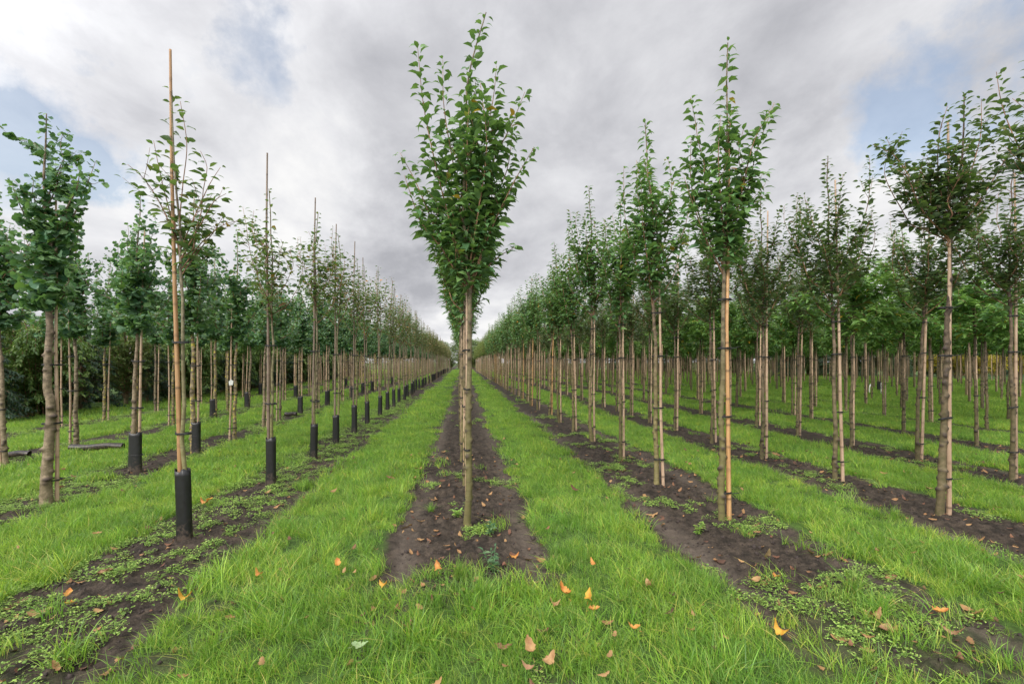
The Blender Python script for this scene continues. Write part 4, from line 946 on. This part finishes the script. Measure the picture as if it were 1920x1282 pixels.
# ------------------------------------------------------------------ shrubs behind the left rows
def shrub(kind, seed, h, R):
    r = np.random.default_rng(seed); fol = Acc(); wood = Acc(); tube(wood, spline([(0, 0, -.05), (.03, 0, h * .4), (0, .03, h * .85)], 10), np.linspace(.06, .012, 11), 8)
    nb = {'yew': 190, 'bamboo': 170, 'gold': 90, 'leafy': 120}[kind]
    for b in range(nb):
        a = r.uniform(0, 6.28)
        if kind == 'yew':
            z0 = h * r.uniform(.03, .95); rt = R * (1 - (z0 / h) ** 1.6) * r.uniform(.75, 1.1) + .08; P = np.array([(0, 0, z0), (rt * .55 * math.cos(a), rt * .55 * math.sin(a), z0 + .12 * rt), (rt * math.cos(a), rt * math.sin(a), z0 - .10 * rt)])
        elif kind == 'bamboo':
            q = r.uniform(0, .5) * R; zt = h * r.uniform(.18, 1.0); rt = R * r.uniform(.5, 1.15); P = np.array([(q * math.cos(a), q * math.sin(a), 0), (rt * .45 * math.cos(a), rt * .45 * math.sin(a), zt * .75), (rt * .85 * math.cos(a), rt * .85 * math.sin(a), zt), (rt * 1.15 * math.cos(a), rt * 1.15 * math.sin(a), zt * .82)])
        else:
            z0 = h * r.uniform(.05, .6); rt = R * r.uniform(.5, 1.05) * math.sqrt(max(.05, 1 - (z0 / h - .4) ** 2)); P = np.array([(0, 0, z0), (rt * .5 * math.cos(a), rt * .5 * math.sin(a), z0 + .25 * h * r.uniform(.4, 1)), (rt * math.cos(a), rt * math.sin(a), z0 + .4 * h * r.uniform(.3, 1))])
        P = spline(P, 14); tube(fol, P, np.linspace(.010, .003, len(P)), 4, mi=1)
        Q_ = resample(P, .028 if kind == 'yew' else .04); n = len(Q_); s_ = int(n * (.25 if kind != 'bamboo' else .10)); Q_ = Q_[s_:]; n = len(Q_)
        for rep in range(3 if kind != 'bamboo' else 3):
            ph = r.uniform(0, 6.28, n); rad = np.stack([np.cos(ph), np.sin(ph), r.normal(-.1, .3, n)], 1); T = norm(np.gradient(Q_, axis=0))
            if kind == 'yew': put_leaves(fol, LEAF_LONG, Q_, T * .8 + rad + [0, 0, -.15], r.uniform(.06, .11, n), r.uniform(0, 1, n))
            elif kind == 'bamboo': put_leaves(fol, LEAF_LONG, Q_, T * .7 + rad * .9 + [0, 0, -.15], r.uniform(.07, .14, n), r.uniform(0, 1, n))
            else: put_leaves(fol, LEAF_SMALL, Q_, T * .5 + rad, r.uniform(.06, .11, n), r.uniform(0, 1, n))
    m_ = {'yew': 'leaf_yew', 'bamboo': 'leaf_bamboo', 'gold': 'leaf_gold', 'leafy': 'leaf_back'}[kind]
    return wood.mesh('stem', [M['bark_dark']]), fol.mesh('foliage', [M[m_], M['twig']])
SH = {'yew': [shrub('yew', 801, 3.0, .95), shrub('yew', 802, 2.7, .85)], 'bamboo': [shrub('bamboo', 803, 2.9, 1.0), shrub('bamboo', 804, 2.5, .95)], 'leafy': [shrub('leafy', 805, 3.0, 1.1)], 'gold': [shrub('gold', 806, 2.6, 1.1)]}
SD = {'yew': 'dark needle-leaved conical evergreen', 'bamboo': 'light green arching bamboo clump', 'leafy': 'pale green leafy shrub', 'gold': 'golden yellow shrub'}
def put_shrub(kind, x, y, s, lab, grp, i):
    st_, fo = SH[kind][i % len(SH[kind])]; o = empty('shrub', (x, y, -.02), i * 1.7, s); tag(o, lab, 'shrub', grp); part('stem', st_, o); part('foliage', fo, o)
rr = random.Random(9); i = 0
seq = ['yew', 'bamboo', 'yew', 'bamboo', 'yew', 'leafy', 'yew', 'bamboo', 'leafy']
for rowi, (xx, y0, y1, st_) in enumerate([(-12.3, 10.2, 58, 1.6), (-14.6, 12.0, 64, 2.2), (-17.2, 14, 70, 3.2)]):
    y = y0
    while y < y1:
        kd = seq[i % len(seq)] if rowi < 2 else rr.choice(['leafy', 'yew', 'bamboo']); x = xx + rr.uniform(-.35, .35)
        if not (rowi == 0 and 15.5 < y < 16.4):
            l_ = pix(x, y)[0]
            if -120 < l_ < 2000:
                where = 'front line of shrubs' if rowi == 0 else ('second line of shrubs' if rowi == 1 else 'rearmost line of shrubs')
                first_ones = rowi == 0 and y < 17
                n_ = sum(1 for _ in [0])
                put_shrub(kd, x, y, rr.uniform(1.0, 1.28), f'{SD[kd]} in the {where} behind the left rows', f'{kd} shrubs behind the left rows, {where}', i)
        i += 1; y += st_ * rr.uniform(.85, 1.15)
for j_, (px0, d0) in enumerate([(1790, 44), (1835, 43), (1868, 44), (1910, 45), (1745, 50)]):
    l = (px0 - 960) / F * d0; x, y = l * CY + d0 * SY, d0 * CY - l * SY
    put_shrub('gold', x, y, 1.2, 'golden yellow shrub far off between the trunks at right', 'golden shrubs at far right', j_)

for j_ in range(20):
    px0 = 1475 + j_ * 24; d0 = 50 + (j_ % 3) * 2.2; l = (px0 - 960) / F * d0; x, y = l * CY + d0 * SY, d0 * CY - l * SY
    put_shrub(['yew', 'leafy', 'bamboo'][j_ % 3], x, y, 1.25, f'{SD[["yew", "leafy", "bamboo"][j_ % 3]]} in the hedge beyond the farthest trunks at right', 'hedge shrubs beyond the right rows', j_)

for j_ in range(22):
    px0 = 985 + j_ * 23 + (j_ * 7) % 9; d0 = 92 - j_ * 1.6; l = (px0 - 960) / F * d0; x, y = l * CY + d0 * SY, d0 * CY - l * SY
    put_shrub(['leafy', 'bamboo', 'leafy', 'yew'][j_ % 4], x, y, 1.25, f'small distant {SD[["leafy", "bamboo", "leafy", "yew"][j_ % 4]]} closing the view between far trunks right of centre', 'distant shrubs right of centre', j_)
for j_, (x, y) in enumerate([(-7, 93), (-4.6, 95), (-2.3, 93), (-.2, 96), (2.0, 93), (4.4, 95), (6.6, 93)]):
    put_shrub('leafy', x, y, 1.2, 'pale leafy shrub closing the far end of the centre row', 'shrubs at the end of the centre row', j_)

# ------------------------------------------------------------------ trees on the horizon
def big_tree(seed, h, R, mt_='leaf_back'):
    r = np.random.default_rng(seed); fol = Acc(); wood = Acc(); tube(wood, spline([(0, 0, -.1), (.1, 0, h * .3), (0, .1, h * .8)], 12), np.linspace(.28, .05, 13), 8)
    for c_ in range(60):
        a = r.uniform(0, 6.28); z = h * r.uniform(.22, .98); rt = R * math.sqrt(max(0, 1 - ((z / h - .5) / .52) ** 2)) * r.uniform(.25, 1.0); c0 = np.array([rt * math.cos(a), rt * math.sin(a), z])
        tube(wood, spline([(0, 0, z * .6), tuple(c0 * [.5, .5, .9]), tuple(c0)], 6), np.linspace(.05, .015, 7), 4)
        n = 150; d = norm(r.normal(0, 1, (n, 3))); q = r.uniform(.3, 1, (n, 1)) ** .5 * R * .30
        put_leaves(fol, LEAF_SMALL, c0 + d * q * [1, 1, .75], d + [0, 0, -.2], r.uniform(.16, .32, n), np.clip(r.uniform(0, .7, n) + r.uniform(0, .3), 0, 1))
    return wood.mesh('trunk', [M['bark_dark']]), fol.mesh('crown', [M[mt_]])
BT = [big_tree(900, 8, 3.0), big_tree(901, 9.5, 3.4)]
rr = random.Random(3)
for j_, (x, y) in enumerate([(-14, 104), (-9.5, 108), (-5, 102), (-1, 112), (2.5, 106), (6.5, 110), (11, 104), (16, 112), (-19, 110), (22, 108), (-25, 104)]):
    t_, c_ = BT[j_ % 2]; o = empty('tree', (x, y, -.05), j_ * 1.3, rr.uniform(.65, .95)); tag(o, 'round-crowned pale green tree on the horizon beyond the ends of the rows', 'tree', 'trees on the horizon'); part('trunk', t_, o); part('crown', c_, o)

# ------------------------------------------------------------------ single fallen leaves one can point at
def one_leaf(px, py, col, size, lab, rz, tilt=.2, curl=.5, lift=.02, lobes=4, seed=0, wid=.30):
    x, y = gpt(px, py); V, Q_ = oak_leaf(700 + seed, curl, lobes, wid); V = V * size; ac = Acc(); ac.add(V, None, Q_); tube(ac, [(0, -.25 * size, .02 * size), (0, 0, .05 * size)], .0012, 4)
    o = part('fallen_leaf', ac.mesh('fallen_leaf', [FL[col]]), None, (x, y, float(gz(x, y)) + lift), rz); o.rotation_euler = (tilt, rz * .13 % .4 - .2, rz); tag(o, lab, 'fallen leaf')
LV = [(390, 950, 'orange', .15, 'bright orange fallen leaf on the weeds right of the tallest caned tree', 1.2, .3, .5, .05),
 (398, 946, 'yellow', .13, 'yellow-orange leaf lapping the bright orange one right of the nearest black sleeve', 2.9, .4, .5, .06),
 (126, 1133, 'orange', .12, 'orange curled leaf on soil at the lower left', .4, .7, .7, .05),
 (140, 1140, 'yellow', .08, 'small yellow leaf beside the orange curled leaf at lower left', 2.0, .3, .5, .04),
 (50, 1165, 'tan', .17, 'large pale tan lobed leaf on bare soil at lower left', 5.2, .1, .3, .03),
 (182, 1085, 'pink', .13, 'narrow tan leaf on bare soil left of the nearest black sleeve', 5.4, .05, .3, .015),
 (357, 1128, 'yellow', .13, 'yellow and orange leaf at the grass edge below the nearest black sleeve', 1.5, .5, .6, .06),
 (490, 1086, 'orange', .10, 'orange leaf upright in the grass strip left of the centre soil', 1.0, .8, .6, .09),
 (635, 1072, 'orange', .12, 'bright orange curled leaf high in the grass left of the centre soil strip', .3, 1.0, .6, .10),
 (822, 1080, 'orange', .12, 'rounded orange leaf upright at the front end of the centre soil strip', .1, 1.2, .3, .08),
 (712, 1096, 'yellow', .10, 'golden folded leaf at the left grass edge of the centre strip front', 4.1, .4, .6, .08),
 (1066, 1133, 'orange', .14, 'large orange curled leaf standing in the foreground grass right of centre', .5, 1.2, .6, .10),
 (1048, 1142, 'tan', .10, 'tan leaf leaning against the large orange curled leaf', 1.6, .9, .5, .09),
 (1102, 1140, 'yellow', .12, 'yellow leaf with orange edge standing in foreground grass right of the large orange leaf', 6.0, 1.2, .5, .10),
 (1104, 1156, 'orange', .10, 'small orange leaf lying under the upright yellow leaf', 4.6, .2, .5, .09),
 (1115, 1068, 'orange', .10, 'orange leaf standing in the grass just right of the centre strip front', .1, 1.2, .5, .09),
 (1215, 1105, 'tan', .11, 'tan orange leaf in the grass between the centre row and the row to its right', 3.0, .7, .5, .09),
 (1198, 1198, 'orange', .10, 'orange brown leaf low in the foreground grass right of the yellow leaf', 1.3, .6, .5, .10),
 (1000, 1248, 'tan', .14, 'pale tan lobed leaf in the bottom centre grass', .1, 1.0, .5, .09),
 (1018, 1262, 'tan', .13, 'pale buff leaf below the tan lobed leaf at the bottom centre', 5.4, .5, .5, .08),
 (1002, 1276, 'pink', .10, 'pinkish round leaf at the bottom edge under the buff leaf', 1.1, .3, .4, .08),
 (928, 1222, 'brown', .14, 'broad brown lobed leaf flat on soil patch in the bottom centre', 4.5, .15, .3, .04),
 (770, 1178, 'brown', .11, 'reddish brown leaf on a dark soil patch in the foreground left of centre', 2.4, .5, .5, .04),
 (660, 1225, 'green', .13, 'pale grey-green broad leaf in the lower grass left of centre', 4.6, .3, .3, .09),
 (1476, 1205, 'yellow', .12, 'yellow tan curled leaf in grass at lower right', .4, .9, .6, .09),
 (1668, 1193, 'pink', .17, 'large pinkish tan lobed leaf at lower right on the soil strip', 1.9, .2, .3, .05),
 (1632, 1172, 'tan', .14, 'tan pointed leaf just left of the large pinkish leaf at lower right', 5.0, .2, .4, .05),
 (1762, 1195, 'pink', .16, 'pinkish tan leaf among yellow weeds near the lower right corner', 3.9, .25, .4, .05),
 (1750, 1160, 'orange', .13, 'orange elongated leaf above the weeds near the lower right corner', 4.5, .3, .4, .06),
 (1425, 1098, 'tan', .14, 'tan leaf lying where soil meets grass right of the front cane', 1.5, .2, .4, .03),
 (1450, 1080, 'orange', .11, 'small orange tan leaf on soil above the tan leaf right of the front cane', 3.1, .4, .5, .03),
 (945, 1056, 'brown', .10, 'dark brown curled leaf on soil right of the olive trunk foot', 3.1, .4, .6, .03),
 (918, 978, 'pink', .10, 'pink tan oval leaf flat on soil right of the olive trunk', .6, .15, .25, .015),
 (782, 1013, 'tan', .11, 'pale tan leaf flat on packed soil left of the olive trunk foot', 4.3, .1, .3, .015),
 (955, 1045, 'orange', .12, 'orange tan lobed leaf on ridged soil right of the olive trunk foot', 4.9, .15, .4, .02),
 (725, 898, 'brown', .12, 'brown and yellow leaf in the long grass strip left of the centre row', 4.7, .4, .5, .08)]
for i, q in enumerate(LV):
    px0, py0, col, sz, lab, rz, tilt, curl, lift = q; one_leaf(px0, py0 + (8 if lift > .07 else 0), col, sz * .70, lab, rz, tilt * .38, curl * 1.9, lift * .7, [3, 2, 3, 4][i % 4], i, .27 + .02 * (i % 5))

# a few single weeds one can point at
def leafy_weed(px, py, h, lab, seed, n=16, mt_='weed_blue'):
    r = np.random.default_rng(seed); x, y = gpt(px, py); st_ = Acc(); fo = Acc()
    for b in range(5):
        a = r.uniform(0, 6.28); P = spline([(0, 0, 0), (.25 * h * math.cos(a), .25 * h * math.sin(a), h * .5), (.45 * h * math.cos(a), .45 * h * math.sin(a), h * r.uniform(.7, 1))], 8); tube(st_, P, np.linspace(.003, .0015, len(P)), 5, a=.6)
        m_ = n // 2; Q_ = resample(P, .012); ph = r.uniform(0, 6.28, len(Q_)); put_leaves(fo, LEAF_LONG, Q_, np.stack([np.cos(ph), np.sin(ph), r.uniform(-.1, .8, len(Q_))], 1), r.uniform(.03, .065, len(Q_)), r.uniform(0, 1, len(Q_)))
    o = empty('weed', (x, y, float(gz(x, y)))); tag(o, lab, 'weed'); part('stem', st_.mesh('stem', [M[mt_]]), o); part('foliage', fo.mesh('foliage', [M[mt_]]), o)
leafy_weed(925, 1068, .17, 'blue-green branching weed on the soil in front of the olive trunk', 1)
leafy_weed(920, 1003, .09, 'small green weed on soil right of the olive trunk foot', 2)
leafy_weed(1310, 1000, .12, 'bushy green weed on the soil left of the front cane at right', 3, mt_='weed')
leafy_weed(858, 975, .08, 'tiny weed on the soil just left of the olive trunk', 4, mt_='weed')
def grass_clump(px, py, s, lab, seed):
    x, y = gpt(px, py); o = part('grass_clump', blades(110, .05, .12, .24, .005, seed, .75, 4), None, (x, y, float(gz(x, y))), seed); o.scale = (s, s, s); tag(o, lab, 'grass clump')
grass_clump(808, 962, .55, 'small grass clump on packed soil left of the olive trunk', 31)
grass_clump(1600, 1120, 1.0, 'long-bladed grass clump on the soil strip at lower right', 32)
grass_clump(1650, 1155, .9, 'spreading grass clump just right of the long-bladed clump at lower right', 33)
grass_clump(905, 1130, 1.0, 'bright drooping grass clump in front of the centre soil strip', 34)
grass_clump(860, 1085, .8, 'grass clump at the front edge of the centre soil strip', 35)
print('objects', len(C.objects), 'indiv', len(indiv), 'rest', len(rest), 'grass', sum(len(a) for a in GP))
